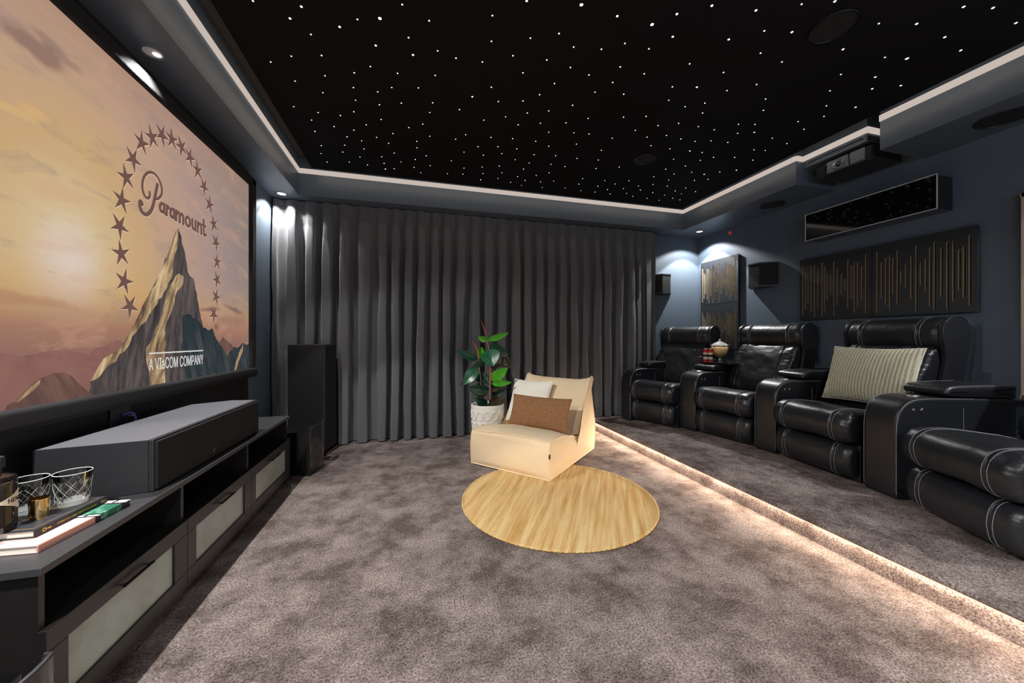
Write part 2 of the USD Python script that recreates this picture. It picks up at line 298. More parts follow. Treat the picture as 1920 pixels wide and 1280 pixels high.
# cushion on the recliner: stripes of open weave
M['stripe'] = usdkit.material(stage, '/World/Looks/striped_weave', {'tc': ('texture_coordinate', {}), 'mp': ('mapping', {'mapping_type': 'point', 'rotation': (0, 0, 0)}),
    'w': ('wave_texture', {'wave_type': 'bands', 'bands_direction': 'x', 'scale': 13, 'distortion': .5, 'detail': 1}), 'r': ('map_range', {'from_min': .30, 'from_max': .62, 'clamp': True}), 'n': ('noise_texture', {'scale': 260, 'detail': 2}), 'rn': ('map_range', {'from_min': .38, 'from_max': .6, 'clamp': True}),
    'inv': ('math', {'math_type': 'subtract', 'value1': 1.0}), 'mu': ('math', {'math_type': 'multiply'}), 'm': ('mix', {'color1': lin(204, 201, 178), 'color2': lin(124, 122, 100)}), 'b': ('bump', {'strength': .5, 'distance': .004}),
    'p': ('principled_bsdf', {'roughness': .9, 'specular_ior_level': .2})},
    [('tc.object', 'mp.vector'), ('mp.vector', 'w.vector'), ('w.fac', 'r.value'), ('tc.object', 'n.vector'), ('n.fac', 'rn.value'), ('r.result', 'inv.value2'), ('inv.value', 'mu.value1'), ('rn.result', 'mu.value2'), ('mu.value', 'm.fac'), ('m.color', 'p.base_color'), ('w.fac', 'b.height'), ('b.normal', 'p.normal')], surface='p.BSDF')

# ------------------------------------------------------------------ room shell
XL, XR, YF, YB = -1.49, 4.154, 4.572, -1.7
SL, SR, SF, SB = -1.187, 3.623, 4.261, -1.35         # soffit faces
ZS, Z1, Z2, ZC = 2.70, 2.93, 2.978, 3.12             # soffit underside, strip, upper ceiling
ZP, G = 2.926, .166                                  # floating star panel
A0, A1 = 2.044, 2.709                                # projector alcove in the right soffit
K = dict(kind='structure')
solo('floor', bx(XL - .1, XR + .1, YB - .1, YF + .1, -.1, 0), M['carpet'], **K)
solo('wall_left', bx(XL - .1, XL, YB, YF, 0, ZC), M['wall'], **K)
solo('wall_right', bx(XR, XR + .1, YB, YF, 0, ZC), M['wall'], **K)
solo('wall_far', bx(XL - .1, XR + .1, YF, YF + .1, 0, ZC), M['wall'], **K)
solo('wall_back', bx(XL - .1, XR + .1, YB - .1, YB, 0, ZC), M['wall'], **K)
solo('ceiling', bx(XL - .1, XR + .1, YB - .1, YF + .1, ZC, ZC + .1), M['ceiling'], **K)
solo('trim_1', bx(XL, SL, YB, YF, ZS, ZC), M['soffit'], label='dropped soffit above the screen', **K)
solo('trim_2', bx(SL, SR, SF, YF, ZS, ZC), M['soffit'], label='dropped soffit above the curtain', **K)
solo('trim_3', bx(SR, XR, A1, YF, ZS, ZC), M['soffit'], label='right soffit beyond the projector', **K)
solo('trim_4', bx(SR, XR, YB, A0, ZS, ZC), M['soffit'], label='right soffit nearer than the projector', **K)
solo('trim_5', bx(SL, SR, YB, SB, ZS, ZC), M['soffit'], label='dropped soffit at the back', **K)
fas = [bx(3.71, XR, 2.18, A1, 2.86, 2.885), bx(3.71, XR, 2.18, A1, 2.905, ZC), bx(3.73, XR, 2.18, A1, 2.88, 2.91), bx(3.71, 3.75, 2.18, 2.21, 2.88, 2.91), bx(3.71, 3.75, A1 - .05, A1, 2.88, 2.91)]
solo('trim_6', fas, M['soffit'], label='slotted box at the top of the projector recess', **K)
# platform: carpeted step with a rolled nosing
STX, PZ = 2.243, .131
prof = smooth_loop([(STX, 0), (STX, .04), (STX, .098), (STX - .012, .102), (STX - .018, .112), (STX - .012, .128), (STX + .02, .132), (STX + .1, .131), (XR, .131), (XR, 0)], 10, 0)
plat = Polygon([(STX, 0), (STX, .100), (STX - .014, .104), (STX - .020, .114), (STX - .016, .124), (STX - .004, .130), (STX + .03, .131), (XR, .131), (XR, 0)])
pm = ext(plat, YF - YB); pm.apply_transform(np.array([[1, 0, 0, 0], [0, 0, -1, YF], [0, 1, 0, 0], [0, 0, 0, 1.]]))
solo('platform', pm, M['carpet'], label='carpeted raised platform under the recliners', smooth=40, **K)
solo('step_light', bx(STX - .012, STX - .002, YB + .05, YF - .25, .0965, .1005), M['stepled'], label='warm LED line under the nosing of the carpeted step', cat='light strip')
def rect(name, loc, rot, w, h, inten, col):
    l = UsdLux.RectLight.Define(stage, f'/World/{name}'); l.CreateWidthAttr(w); l.CreateHeightAttr(h); l.CreateIntensityAttr(inten); l.CreateColorAttr(Gf.Vec3f(*col))
    l.AddTranslateOp().Set(Gf.Vec3d(*loc)); l.AddRotateXYZOp().Set(Gf.Vec3f(*rot)); return l
rect('step_glow', (STX - .015, (YB + YF) / 2, .097), (0, 74, 0), .008, YF - YB - .3, STEP, (1., .78, .58))
rect('riser_glow', (STX - .015, (YB + YF) / 2, .0965), (0, -22, 0), .006, YF - YB - .3, STEP * .4, (1., .78, .58))
# wainscot board below the screen
solo('trim_7', bx(XL, -1.462, YB, 3.782, 0, 2.70), M['board'], label='black board behind the screen', **K)

# ------------------------------------------------------------------ cove light strips
e = .012
solo('light_strip', bx(SL, SL + e, SB, SF - e, Z1, Z2), M['cove'], 'white cove light strip along the soffit over the screen', 'light strip')
solo('light_strip', bx(SL, SR, SF - e, SF, Z1, Z2), M['cove'], 'white cove light strip above the curtain', 'light strip')
solo('light_strip', [bx(SR - e, SR, A1, SF - e, Z1, Z2), bx(SR, 3.71, A1 - e, A1, Z1, Z2)], M['cove'], 'white cove light strip between the curtain and the projector', 'light strip')
solo('light_strip', bx(SR - e, SR, SB, A0, Z1, Z2), M['cove'], 'white cove light strip nearest the camera on the right soffit', 'light strip')
solo('light_strip', [bx(3.71 - e, 3.71, 2.18, A1 - e, Z1, Z2), bx(3.71 - e, 3.95, 2.18 - e, 2.18, Z1, Z2)], M['cove'], 'short white light strip right above the projector', 'light strip')
solo('light_strip', bx(SL, SR, SB, SB + e, Z1, Z2), M['cove'], 'white cove light strip on the back soffit', 'light strip')

gw = (1., .86, .70)  # unseen LED lines in the panel gap, placed to light the soffit faces
rect('gap_glow_a', (SL + G - .004, (SB + SF) / 2, ZP + .012), (0, 60, 0), .008, SF - SB - 2 * G, GAP, gw)
rect('gap_glow_b', (SR - G + .004, (SB + SF) / 2, ZP + .012), (0, -60, 0), .008, SF - SB - 2 * G, GAP, gw)
rect('gap_glow_c', ((SL + SR) / 2, SF - G + .004, ZP + .012), (60, 0, 0), SR - SL - 2 * G, .008, GAP, gw)
# ------------------------------------------------------------------ star ceiling
def unz(px, py, z):
    u, v = (px - 960) / F, (CY - py) / F; t = (z - EYE) / v
    return np.array([t * (S + u * C), t * (C - u * S)])
sc = Thing('star_ceiling', 'black floating ceiling panel full of tiny star lights', 'star ceiling', (1.2, 1.4, ZP))
sc.part('panel', bx(SL + G, SR - G, SB + G, SF - G, ZP, ZP + .03), M['black_ceiling'], smooth=False)
R2 = "340,25 90,108 215,103,2 490,115 843,87 1035,5,1 1340,27,2 1540,90,1 1873,78,1 1735,137,2 1850,205,1 375,210 192,254,1 400,306,1 538,283 838,230 1055,212 1215,187 1297,262 1583,242 1452,274 1717,272 640,324 787,345 958,311 1147,334 1279,376 1557,373 162,371 72,406 314,409 524,420 1014,406 1382,418 1691,411 1515,460 68,488 281,488 203,512 430,490 837,486 1190,466 1848,484 731,539,1 80,559 212,584 335,575 510,573 876,566 1014,563 1107,528 1416,514 1576,525 1828,559 1291,587 660,611 70,623 494,628 1038,630 1158,618 222,666 917,651 1378,660 1575,653 1701,649 795,670 1882,688 139,696 455,692 377,712 987,696 1111,687 1254,685 70,726 1641,727 1768,700 288,745 694,751 1158,737 1298,741 1383,747 32,763 197,766 494,760 638,776 835,766 956,773 1512,770 1706,765 1815,755 1895,775 113,785 19,810 264,799 421,789 763,818 874,818 1085,788 1312,804 1158,815 1729,812 127,831 422,825 980,830 1452,838 1834,829 8,848 295,854 474,869 685,849 793,865 896,856 1076,862 1196,868 104,876 225,874 44,904 413,890 333,903 614,897 970,891 1315,883 1435,892 1645,888 1711,875 1855,888 146,920 239,911 246,943,1 295,941 496,924 406,934 685,938 786,932 882,926 1049,909 1170,916 1248,929 1422,940 1551,932 1811,944 444,963 593,969 678,971 791,968 896,963 1017,943 1088,978 1160,964 1857,971 1745,986 777,1003 874,995 984,985 1026,1006 1185,1010 1112,1014 945,1017 1347,996 1470,1007 1605,1008 1827,1004 1005,1034 1121,1046 1249,1049 1326,1027 1432,1038 1528,1026 1658,1037 1740,1029 1820,1038 1338,1064 1416,1071 1486,1057 1575,1052 1669,1060 1738,1074 1864,1065 1500,1082 1592,1079 1627,1095 1706,1106 1805,1088 1850,1105 1775,1117 1898,1082 1890,1115"
R3 = "163,32,1 409,58,1 664,23 849,8,1 456,172 610,179,1 257,220,1 1095,131 1306,133,1 1568,38,1 1732,44,1 1860,128,1 1463,207,1 1552,281,1 435,296 895,275,1 554,345 39,356 1129,320 1252,327,2 228,404 883,415 1075,430,1 79,486,1 247,505 413,471 1218,477,1 822,506 1058,495,1 463,552 14,595 124,575 111,630 451,615 802,590 965,598,1 87,706 789,649 645,678 677,721 176,724 403,694 312,693 400,738,1 307,743 69,789 158,785 252,794 500,770 581,801 40,842,1 109,850 398,835 461,840 172,877 290,878 392,893 99,894 15,926 51,960 120,972,1 207,959 300,950,1 66,1006 141,1000 17,1048 72,1069"
R1 = "1412,5 1682,37,1 1619,103,1 1896,150,1 1736,192 1626,313 1511,345 1795,309 1647,452 1814,422 1802,517 1640,595 1776,628 1739,670 1900,644 1865,706 1758,733 1794,812 1792,856 1826,904"
dots = []
for txt, ox in ((R1, 0), (R2, 640), (R3, 1280)):
    for w in txt.split():
        a = [float(q) for q in w.split(',')]; dots.append((*unz(ox + a[0] / 2.977, a[1] / 2.977, ZP), a[2] if len(a) > 2 else 0))
for x, y, b in dots:
    r = (.0048, .0068, .0095)[int(b)]
    sc.part('star', lathe([(0, -.003), (r * .7, -.0025), (r, 0)], 8, (x, y, ZP)), M['star'], smooth=False)

def in_speaker(cx, cy, z, r, label):
    t = Thing('ceiling_speaker', label, 'speaker', (cx, cy, z))
    t.part('rim', lathe([(r - .012, 0), (r - .010, -.006), (r - .003, -.007), (r, -.003), (r, 0)], 48, (cx, cy, z)), M['darkmetal'])
    t.part('grille', lathe([(0, -.003), (r * .6, -.003), (r - .011, -.0025), (r - .011, 0)], 40, (cx, cy, z)), M['grille'])
in_speaker(2.26, 1.49, ZP, .115, 'round black speaker set in the star panel at top right')
in_speaker(2.16, 3.06, ZP, .105, 'round black speaker set in the star panel near the far curtain')
in_speaker(3.905, 1.52, ZS, .135, 'large round black speaker in the right soffit nearest the camera')
in_speaker(3.905, 3.19, ZS, .125, 'round black speaker in the right soffit beyond the projector')

# ------------------------------------------------------------------ downlights
def downlight(x, y, label, fixture=True, hot=0, k=1.0, tilt=0):
    t = Thing('downlight', label, 'downlight', (x, y, ZS))
    if fixture:
        t.part('trim_ring', lathe([(.046, .0), (.046, -.003), (.050, -.005), (.056, -.004), (.058, 0)], 40, (x, y, ZS)), M['soffit'])
        t.part('dark_gap', lathe([(.0415, 0), (.0415, -.002), (.0465, -.002), (.0465, 0)], 40, (x, y, ZS)), M['black'])
        if hot:
            t.part('reflector', lathe([(0, -.0015), (.025, -.0018), (.042, -.003)], 32, (x, y, ZS)), M['silverpaint'])
            t.part('lens', lathe([(0, -.006), (.012, -.0055), (.017, -.0035)], 20, (x + .012, y + .012, ZS)), M['hot'])
        else:
            t.part('lens', lathe([(0, -.0045), (.02, -.004), (.042, -.0015)], 32, (x, y, ZS)), M['lens'])
    for nm, ang, soft, inten in (('beam', 47, .12, SPOT_IN), ('spill', 64, .22, SPOT_OUT)):
        l = UsdLux.SphereLight.Define(stage, f'{t.p}/{nm}'); l.CreateRadiusAttr(.02); l.CreateIntensityAttr(inten * k); l.CreateColorAttr(Gf.Vec3f(*SPOTCOL))
        sh = UsdLux.ShapingAPI.Apply(l.GetPrim()); sh.CreateShapingConeAngleAttr(ang); sh.CreateShapingConeSoftnessAttr(soft)
        l.AddTranslateOp().Set(Gf.Vec3d(.03 if tilt else 0, 0, -.03)); l.AddRotateYOp().Set(-float(tilt))
downlight(-1.346, 2.345, 'lit recessed downlight in the soffit above the screen', hot=1, tilt=20)
downlight(-1.352, 4.28, 'small lit downlight in the soffit corner between screen and curtain', k=.30)
downlight(3.894, 4.255, 'small lit downlight in the far right corner above the tall acoustic panels', k=.72)
downlight(-1.346, .40, 'unseen downlight in the screen soffit beside the camera', fixture=True, k=1.6, tilt=16)  # out of view, placed to light the near floor and the chair front
downlight(3.894, .45, 'unseen downlight in the right soffit beside the camera', fixture=True, k=.62)  # out of view, lights the platform and the right wall
for xx, nm in ((-.2, 'left'), (1.3, 'middle'), (2.8, 'right')):  # added globes behind the camera, soft frontal fill
    t = Thing('wall_lamp', f'{nm} added fill globe on the back wall behind the camera', 'fill lamp', (xx, YB, 2.05))
    t.part('bracket', tube([(xx, YB, 2.05), (xx, YB + .12, 2.05)], .014, 12), M['darkmetal']); g_ = trimesh.creation.icosphere(3, .118); g_.apply_translation([xx, YB + .22, 2.05]); t.part('globe', g_, emit(f'globe_{nm}', (.97, .98, 1.), FILL_GLOBE))
for xx, nm in ((0.0, 'left'), (1.3, 'middle'), (2.6, 'right')): downlight(xx, -1.52, f'{nm} added fill downlight in the back soffit behind the camera')  # added downlights out of view, general fill from the back

# ------------------------------------------------------------------ curtain
rng = np.random.RandomState(3)
CX0, CX1 = XL + .02, 3.30
def curtain():
    edges = [CX0]
    while edges[-1] < CX1: edges.append(edges[-1] + rng.uniform(.13, .215))
    edges = np.array(edges); nf = len(edges)
    xs = []; ph = []
    for k in range(nf - 1):
        t = np.linspace(0, 1, 21)[:-1]; xs.append(edges[k] + t * (edges[k + 1] - edges[k])); ph.append(k + t)
    xs = np.concatenate(xs); ph = np.concatenate(ph); keep = xs < CX1; xs, ph = xs[keep], ph[keep]
    amp = np.interp(ph, np.arange(nf), rng.uniform(.72, 1.15, nf))
    zs = np.r_[np.linspace(0, .09, 4), np.linspace(.1, 2.0, 26), np.linspace(2.06, 2.62, 12), np.linspace(2.64, 2.690, 4)]
    Xs, Zs = np.meshgrid(xs, zs, indexing='ij'); PH = np.repeat(ph[:, None], len(zs), 1); A = np.repeat(amp[:, None], len(zs), 1)
    bot = np.where(Xs > 2.16, .140, .012); Zs = bot + Zs * (2.690 - bot) / 2.690
    wob = meshkit.fbm(np.stack([PH * .9, Zs * 1.1, np.zeros_like(Zs)], -1), 3, 5) - .5
    wob2 = meshkit.fbm(np.stack([PH * 1.7, Zs * .9, np.ones_like(Zs)], -1), 2, 9) - .5
    phase = 2 * np.pi * (PH + .30 * wob * np.clip((2.69 - Zs) / .6, 0, 1))
    top = np.clip((Zs - 2.05) / .64, 0, 1)
    a = .082 * A * (1 - .62 * top ** 1.3) * (1 + .5 * wob2 * (1 - top))
    c = np.cos(phase); prof = .35 * np.tanh(1.5 * c) / np.tanh(1.5) + .65 * (2 * np.abs(np.cos(phase / 2)) ** .5 - 1)
    pinch = np.exp(-((PH % 1) - .5) ** 2 / .004) * top ** 3
    Y = 4.435 - a * prof - .022 * pinch + .012 * wob
    X = Xs + .020 * np.sin(2 * phase) * (1 - top) + .010 * wob2 * (1 - top)
    X = np.clip(X, CX0, CX1 + .01); Y = np.clip(Y, np.where(X > 3.0, 4.43, 4.354), 4.55)
    return X, Y, Zs
X, Y, Z = curtain()
def grid(X, Y, Z):
    a, b = X.shape; i, j = np.meshgrid(np.arange(a - 1), np.arange(b - 1), indexing='ij')
    q = np.stack([i * b + j, (i + 1) * b + j, (i + 1) * b + j + 1, i * b + j + 1], -1).reshape(-1, 4)
    return trimesh.Trimesh(np.stack([X, Y, Z], -1).reshape(-1, 3), np.vstack([q[:, [0, 1, 2]], q[:, [0, 2, 3]]]), process=False)
def sheet(X, Y, Z, th=.004):
    f = grid(X, Y, Z); b = grid(X, Y + th, Z); b.invert(); return trimesh.util.concatenate([f, b])
cu = Thing('curtain', 'floor length charcoal pleated curtain across the whole far wall', 'curtain', (.9, 4.435, 0))
cu.part('drape', sheet(X[:, 3:-3], Y[:, 3:-3], Z[:, 3:-3]), M['drape'], smooth=60)
cu.part('hem', sheet(X[:, :4], Y[:, :4] - .004, Z[:, :4], .008), M['drape'], smooth=60)
cu.part('heading', sheet(X[:, -4:], Y[:, -4:] - .003, Z[:, -4:], .006), M['drape'], smooth=60)
solo('curtain_track', bx(CX0, CX1 + .02, 4.425, 4.447, 2.691, 2.6999), M['black'], 'slim black curtain track under the far soffit', 'curtain track')

# ------------------------------------------------------------------ projector screen
SX = -1.412
def on(px, py, x=SX):
    u, v = (px - 960) / F, (CY - py) / F; t = x / (S + u * C)
    return np.array([t * (C - u * S), EYE + t * v])
Y0, Y1, T0, T1 = .80, 3.655, .929, 2.528
ps = Thing('projector_screen', 'large fixed projector screen in a black velvet frame showing a mountain at sunset', 'projector screen', (SX, (Y0 + Y1) / 2, T0))
fw, fb = .10, .085
def bar(a, b, horizontal, lo, hi):
    p = Polygon([(0, 0), (.050, .004), (.060, .02), (.060, .05), (.030, fw - .002), (0, fw)])
    return p
ps.part('frame_bar', rbox(-1.465, -1.375, Y0 - fw, Y1 + fw, T0 - fb, T0 - .004, .018), M['velvet'] if 'velvet' in M else M['soft_black'])
ps.part('frame_bar', rbox(-1.465, -1.385, Y0 - fw, Y1 + fw, T1 + .004, T1 + fb, .018), M['soft_black'])
ps.part('frame_bar', rbox(-1.465, -1.385, Y1 + .004, Y1 + fw, T0 - fb + .01, T1 + fb - .01, .014), M['soft_black'])
ps.part('frame_bar', rbox(-1.465, -1.385, Y0 - fw, Y0 - .004, T0 - fb + .01, T1 + fb - .01, .014), M['soft_black'])
sy, sz = on(131, 508)
def skymat():
    n = {'g': ('geometry', {}), 's': ('separate_xyz', {}), 'dy': ('math', {'math_type': 'subtract', 'value2': sy}), 'dz': ('math', {'math_type': 'subtract', 'value2': sz}), 'dz2': ('math', {'math_type': 'multiply', 'value2': .72}),
         'cv': ('combine_xyz', {}), 'ln': ('vector_math', {'math_type': 'length'}), 'dn': ('math', {'math_type': 'divide', 'value2': 2.2}),
         'rs': ('rgb_ramp', {'ramp': [(0, lin(236, 222, 212)), (.035, lin(230, 214, 198)), (.09, lin(220, 194, 152)), (.18, lin(209, 174, 126)), (.30, lin(196, 163, 140)), (.46, lin(180, 152, 143)), (.62, lin(164, 144, 139)), (.78, lin(150, 136, 130)), (1, lin(136, 126, 124))]}),
         't': ('map_range', {'from_min': T0, 'from_max': T1, 'clamp': True}),
         'rb': ('rgb_ramp', {'ramp': [(0, lin(122, 92, 92)), (.10, lin(142, 104, 98)), (.20, lin(172, 126, 104)), (.30, lin(206, 158, 98)), (.42, lin(206, 166, 124)), (1, lin(176, 134, 108))]}),
         'fb': ('rgb_ramp', {'ramp': [(0, (1, 1, 1)), (.19, (.95,) * 3), (.27, (.55,) * 3), (.36, (.18,) * 3), (.46, (0,) * 3), (.78, (0,) * 3), (1, (.45,) * 3)]}),
         'm': ('mix', {}), 'mp': ('mapping', {'mapping_type': 'point', 'rotation': (math.radians(-14), 0, 0), 'location': (0, 3.7, 1.2), 'scale': (1, 1.5, 4.4)}), 'nz': ('noise_texture', {'scale': 2.1, 'detail': 6, 'roughness': .6, 'distortion': .6}),
         'c1': ('map_range', {'from_min': .52, 'from_max': .64, 'to_max': .34, 'clamp': True}), 'm1': ('mix', {'color2': lin(214, 166, 138)}), 'c2': ('map_range', {'from_min': .44, 'from_max': .30, 'to_max': .40, 'clamp': True}), 'm2': ('mix', {'color2': lin(146, 130, 132)}),
         'e': ('emission', {'strength': SCREEN})}
    L = [('g.position', 's.vector'), ('s.y', 'dy.value1'), ('s.z', 'dz.value1'), ('dz.value', 'dz2.value1'), ('dy.value', 'cv.x'), ('dz2.value', 'cv.y'), ('cv.vector', 'ln.vector1'), ('ln.value', 'dn.value1'), ('dn.value', 'rs.fac'),
         ('s.z', 't.value'), ('t.result', 'rb.fac'), ('t.result', 'fb.fac'), ('fb.color', 'm.fac'), ('rs.color', 'm.color1'), ('rb.color', 'm.color2'), ('g.position', 'mp.vector'), ('mp.vector', 'nz.vector'),
         ('nz.fac', 'c1.value'), ('nz.fac', 'c2.value'), ('c1.result', 'm1.fac'), ('m.color', 'm1.color1'), ('c2.result', 'm2.fac'), ('m1.color', 'm2.color1')]
    n['bz'] = ('noise_texture', {'scale': 9, 'detail': 4}); L.append(('g.position', 'bz.vector')); n['bo'] = ('math', {'math_type': 'multiply', 'value2': 1.5}); L.append(('bz.fac', 'bo.value1')); prev = 'm2.color'
    for k, (px, py, w, h, rot, col, am) in enumerate(((66, 90, .16, .05, 4, (138, 108, 102), .75), (92, 78, .08, .025, 0, (146, 116, 108), .5), (124, 114, .08, .025, 0, (150, 120, 112), .6), (24, 206, .10, .018, 6, (222, 182, 128), .8), (70, 214, .07, .022, 0, (222, 180, 126), .8), (139, 287, .09, .013, -8, (218, 178, 132), .7), (395, 580, .16, .020, 6, (134, 100, 96), .8), (438, 580, .16, .028, -8, (132, 100, 98), .8), (436, 602, .42, .05, 0, (150, 112, 104), .45), (40, 560, .30, .03, -4, (176, 128, 100), .5))):
        c = on(px, py); n[f'k{k}'] = ('mapping', {'mapping_type': 'texture', 'location': (0, float(c[0]), float(c[1])), 'rotation': (math.radians(rot), 0, 0), 'scale': (1e3, w, h)})
        n[f'kl{k}'] = ('vector_math', {'math_type': 'length'}); n[f'ka{k}'] = ('math', {'math_type': 'add'}); n[f'kr{k}'] = ('map_range', {'range_type': 'smoothstep', 'from_min': 1.9, 'from_max': 1.1, 'to_max': am, 'clamp': True}); n[f'km{k}'] = ('mix', {'color2': lin(*col)})
        L += [('g.position', f'k{k}.vector'), (f'k{k}.vector', f'kl{k}.vector1'), (f'kl{k}.value', f'ka{k}.value1'), ('bo.value', f'ka{k}.value2'), (f'ka{k}.value', f'kr{k}.value'), (f'kr{k}.result', f'km{k}.fac'), (prev, f'km{k}.color1')]; prev = f'km{k}.color'
    L.append((prev, 'e.color'))
    return usdkit.material(stage, '/World/Looks/screen_sky', n, L, surface='e.emission')
pic = ps.part('picture', bx(SX - .004, SX, Y0 - .01, Y1 + .01, T0 - .01, T1 + .01), skymat(), smooth=False, label='glowing sunset picture on the screen')
def rockmat(name, a, b, c, rot, lo=.35, hi=.65, sc=(1, 9, 1.6)):
    n = {'g': ('geometry', {}), 'mp': ('mapping', {'mapping_type': 'point', 'rotation': (math.radians(rot), 0, 0)}), 'm2': ('mapping', {'mapping_type': 'point', 'scale': sc}), 'nz': ('noise_texture', {'scale': 2.6, 'detail': 6, 'roughness': .68, 'distortion': .35}),
         'r': ('rgb_ramp', {'ramp': [(lo, a), ((lo + hi) / 2, b), (hi, c)]}), 'e': ('emission', {'strength': SCREEN})}
    return usdkit.material(stage, f'/World/Looks/{name}', n, [('g.position', 'mp.vector'), ('mp.vector', 'm2.vector'), ('m2.vector', 'nz.vector'), ('nz.fac', 'r.fac'), ('r.color', 'e.color')], surface='e.emission')
M['rk_lit'] = rockmat('rock_lit', lin(84, 66, 58), lin(168, 140, 106), lin(222, 196, 150), 24)
M['rk_dark'] = rockmat('rock_shaded', lin(58, 54, 58), lin(84, 76, 76), lin(108, 96, 92), 10)
M['rk_teal'] = rockmat('rock_teal', lin(42, 50, 56), lin(54, 62, 66), lin(74, 80, 82), -18)
M['hz'] = rockmat('haze_hills', lin(132, 94, 92), lin(142, 100, 94), lin(150, 108, 98), 0, sc=(1, 2, 2))
M['fh'] = rockmat('fore_hills', lin(98, 74, 70), lin(112, 84, 76), lin(128, 98, 86), -30)
layer = [0]
def flat(poly, mtl, name='mountain', label=None):
    layer[0] += 1
    m = ext(poly, .0012); V = m.vertices.copy()
    m.vertices = np.stack([V[:, 2] + SX + .0003 + .0006 * layer[0], V[:, 0], V[:, 1]], 1)
    m.fix_normals(); return ps.part(name, m, mtl, smooth=False, parent=pic, label=label)
def scr(P, kx=1., ox=0., oy=0., rough=0, seed=0):
    Q = [on(ox + a / kx, oy + b / kx) for a, b in P]
    if rough:
        r = np.random.RandomState(seed); out = []
        for k in range(len(Q)):
            a, b = Q[k], Q[(k + 1) % len(Q)]; n = max(1, int(np.linalg.norm(b - a) / .028))
            for i in range(n): out.append(a + (b - a) * i / n + (r.normal(0, rough, 2) if i else 0))
        Q = out
    p = Polygon(Q).buffer(0)
    return p.intersection(sbox(Y0 - .008, T0 - .008, Y1 + .008, T1 + .008))
k8 = dict(kx=3.369, ox=0, oy=400)
flat(scr([(-900, 1400), (-900, 900), (-600, 880), (-200, 930), (0, 880), (120, 900), (300, 870), (420, 860), (560, 900), (600, 850), (690, 820), (740, 800), (790, 840), (900, 900), (900, 1300)], rough=.006, seed=1, **k8), M['hz'], 'far_hills')
flat(scr([(1360, 1100), (1370, 830), (1405, 780), (1440, 810), (1480, 850), (1560, 850), (1600, 1100)], rough=.004, seed=2, **k8), M['fh'], 'far_hills')
flat(scr([(1420, 1100), (1440, 880), (1475, 840), (1500, 850), (1530, 818), (1560, 830), (1600, 800), (1640, 1100)], rough=.005, seed=3, **k8), M['rk_teal'], 'far_hills')
flat(scr([(1475, 1000), (1490, 930), (1515, 860), (1533, 822), (1530, 870), (1510, 920), (1490, 985)], rough=.003, seed=4, **k8), M['rk_lit'], 'ridge')
flat(scr([(-700, 1500), (-400, 1120), (-200, 1010), (0, 1010), (70, 970), (140, 1000), (230, 1060), (300, 1300)], rough=.008, seed=5, **k8), M['hz'], 'near_hills')
flat(scr([(430, 1300), (470, 1010), (560, 970), (640, 940), (700, 1000), (700, 1300)], rough=.006, seed=6, **k8), M['hz'], 'near_hills')
flat(scr([(560, 1060), (605, 980), (640, 920), (690, 890), (735, 870), (770, 820), (820, 740), (865, 650), (905, 560), (950, 480), (985, 410), (1025, 330), (1060, 240), (1085, 165), (1120, 95), (1140, 150), (1165, 280), (1180, 370), (1215, 410), (1240, 540), (1260, 640), (1278, 720), (1310, 740), (1335, 725), (1360, 790), (1400, 850), (1440, 920), (1485, 1010), (1485, 1150), (560, 1300)], rough=.004, seed=7, **k8), M['rk_dark'], 'mountain')
flat(scr([(1150, 640), (1200, 640), (1278, 722), (1310, 740), (1335, 727), (1360, 792), (1400, 852), (1440, 920), (1482, 1010), (1482, 1150), (1160, 1150), (1140, 860)], rough=.005, seed=8, **k8), M['rk_teal'], 'mountain')
flat(scr([(560, 1060), (605, 980), (640, 920), (690, 890), (735, 870), (770, 820), (820, 740), (865, 650), (905, 560), (950, 480), (985, 410), (1025, 330), (1060, 240), (1085, 165), (1118, 100), (1112, 200), (1090, 290), (1082, 380), (1045, 470), (985, 570), (930, 640), (880, 705), (850, 750), (800, 840), (720, 935), (650, 985), (600, 1045)], rough=.005, seed=9, **k8), M['rk_lit'], 'ridge')
flat(scr([(1120, 378), (1152, 400), (1148, 450), (1110, 490), (1085, 590), (1045, 690), (1032, 880), (1034, 1100), (940, 1100), (935, 1000), (915, 930), (912, 850), (950, 800), (990, 700), (1020, 600), (1040, 520), (1065, 450), (1100, 395)], rough=.005, seed=10, **k8), M['rk_lit'], 'ridge')
flat(scr([(1050, 668), (1085, 730), (1120, 900), (1130, 1100), (1035, 1100), (1032, 880), (1038, 700)], rough=.004, seed=11, **k8), M['rk_dark'], 'mountain')
flat(scr([(-200, 1500), (75, 1190), (130, 1135), (200, 1070), (250, 1035), (320, 1008), (390, 1003), (440, 1030), (500, 1090), (560, 1135), (700, 1300)], rough=.005, seed=12, **k8), M['fh'], 'near_hills')
flat(scr([(75, 1190), (130, 1140), (170, 1100), (235, 1050), (232, 1075), (190, 1120), (150, 1150), (90, 1195)], rough=.003, seed=13, **k8), M['rk_lit'], 'ridge')
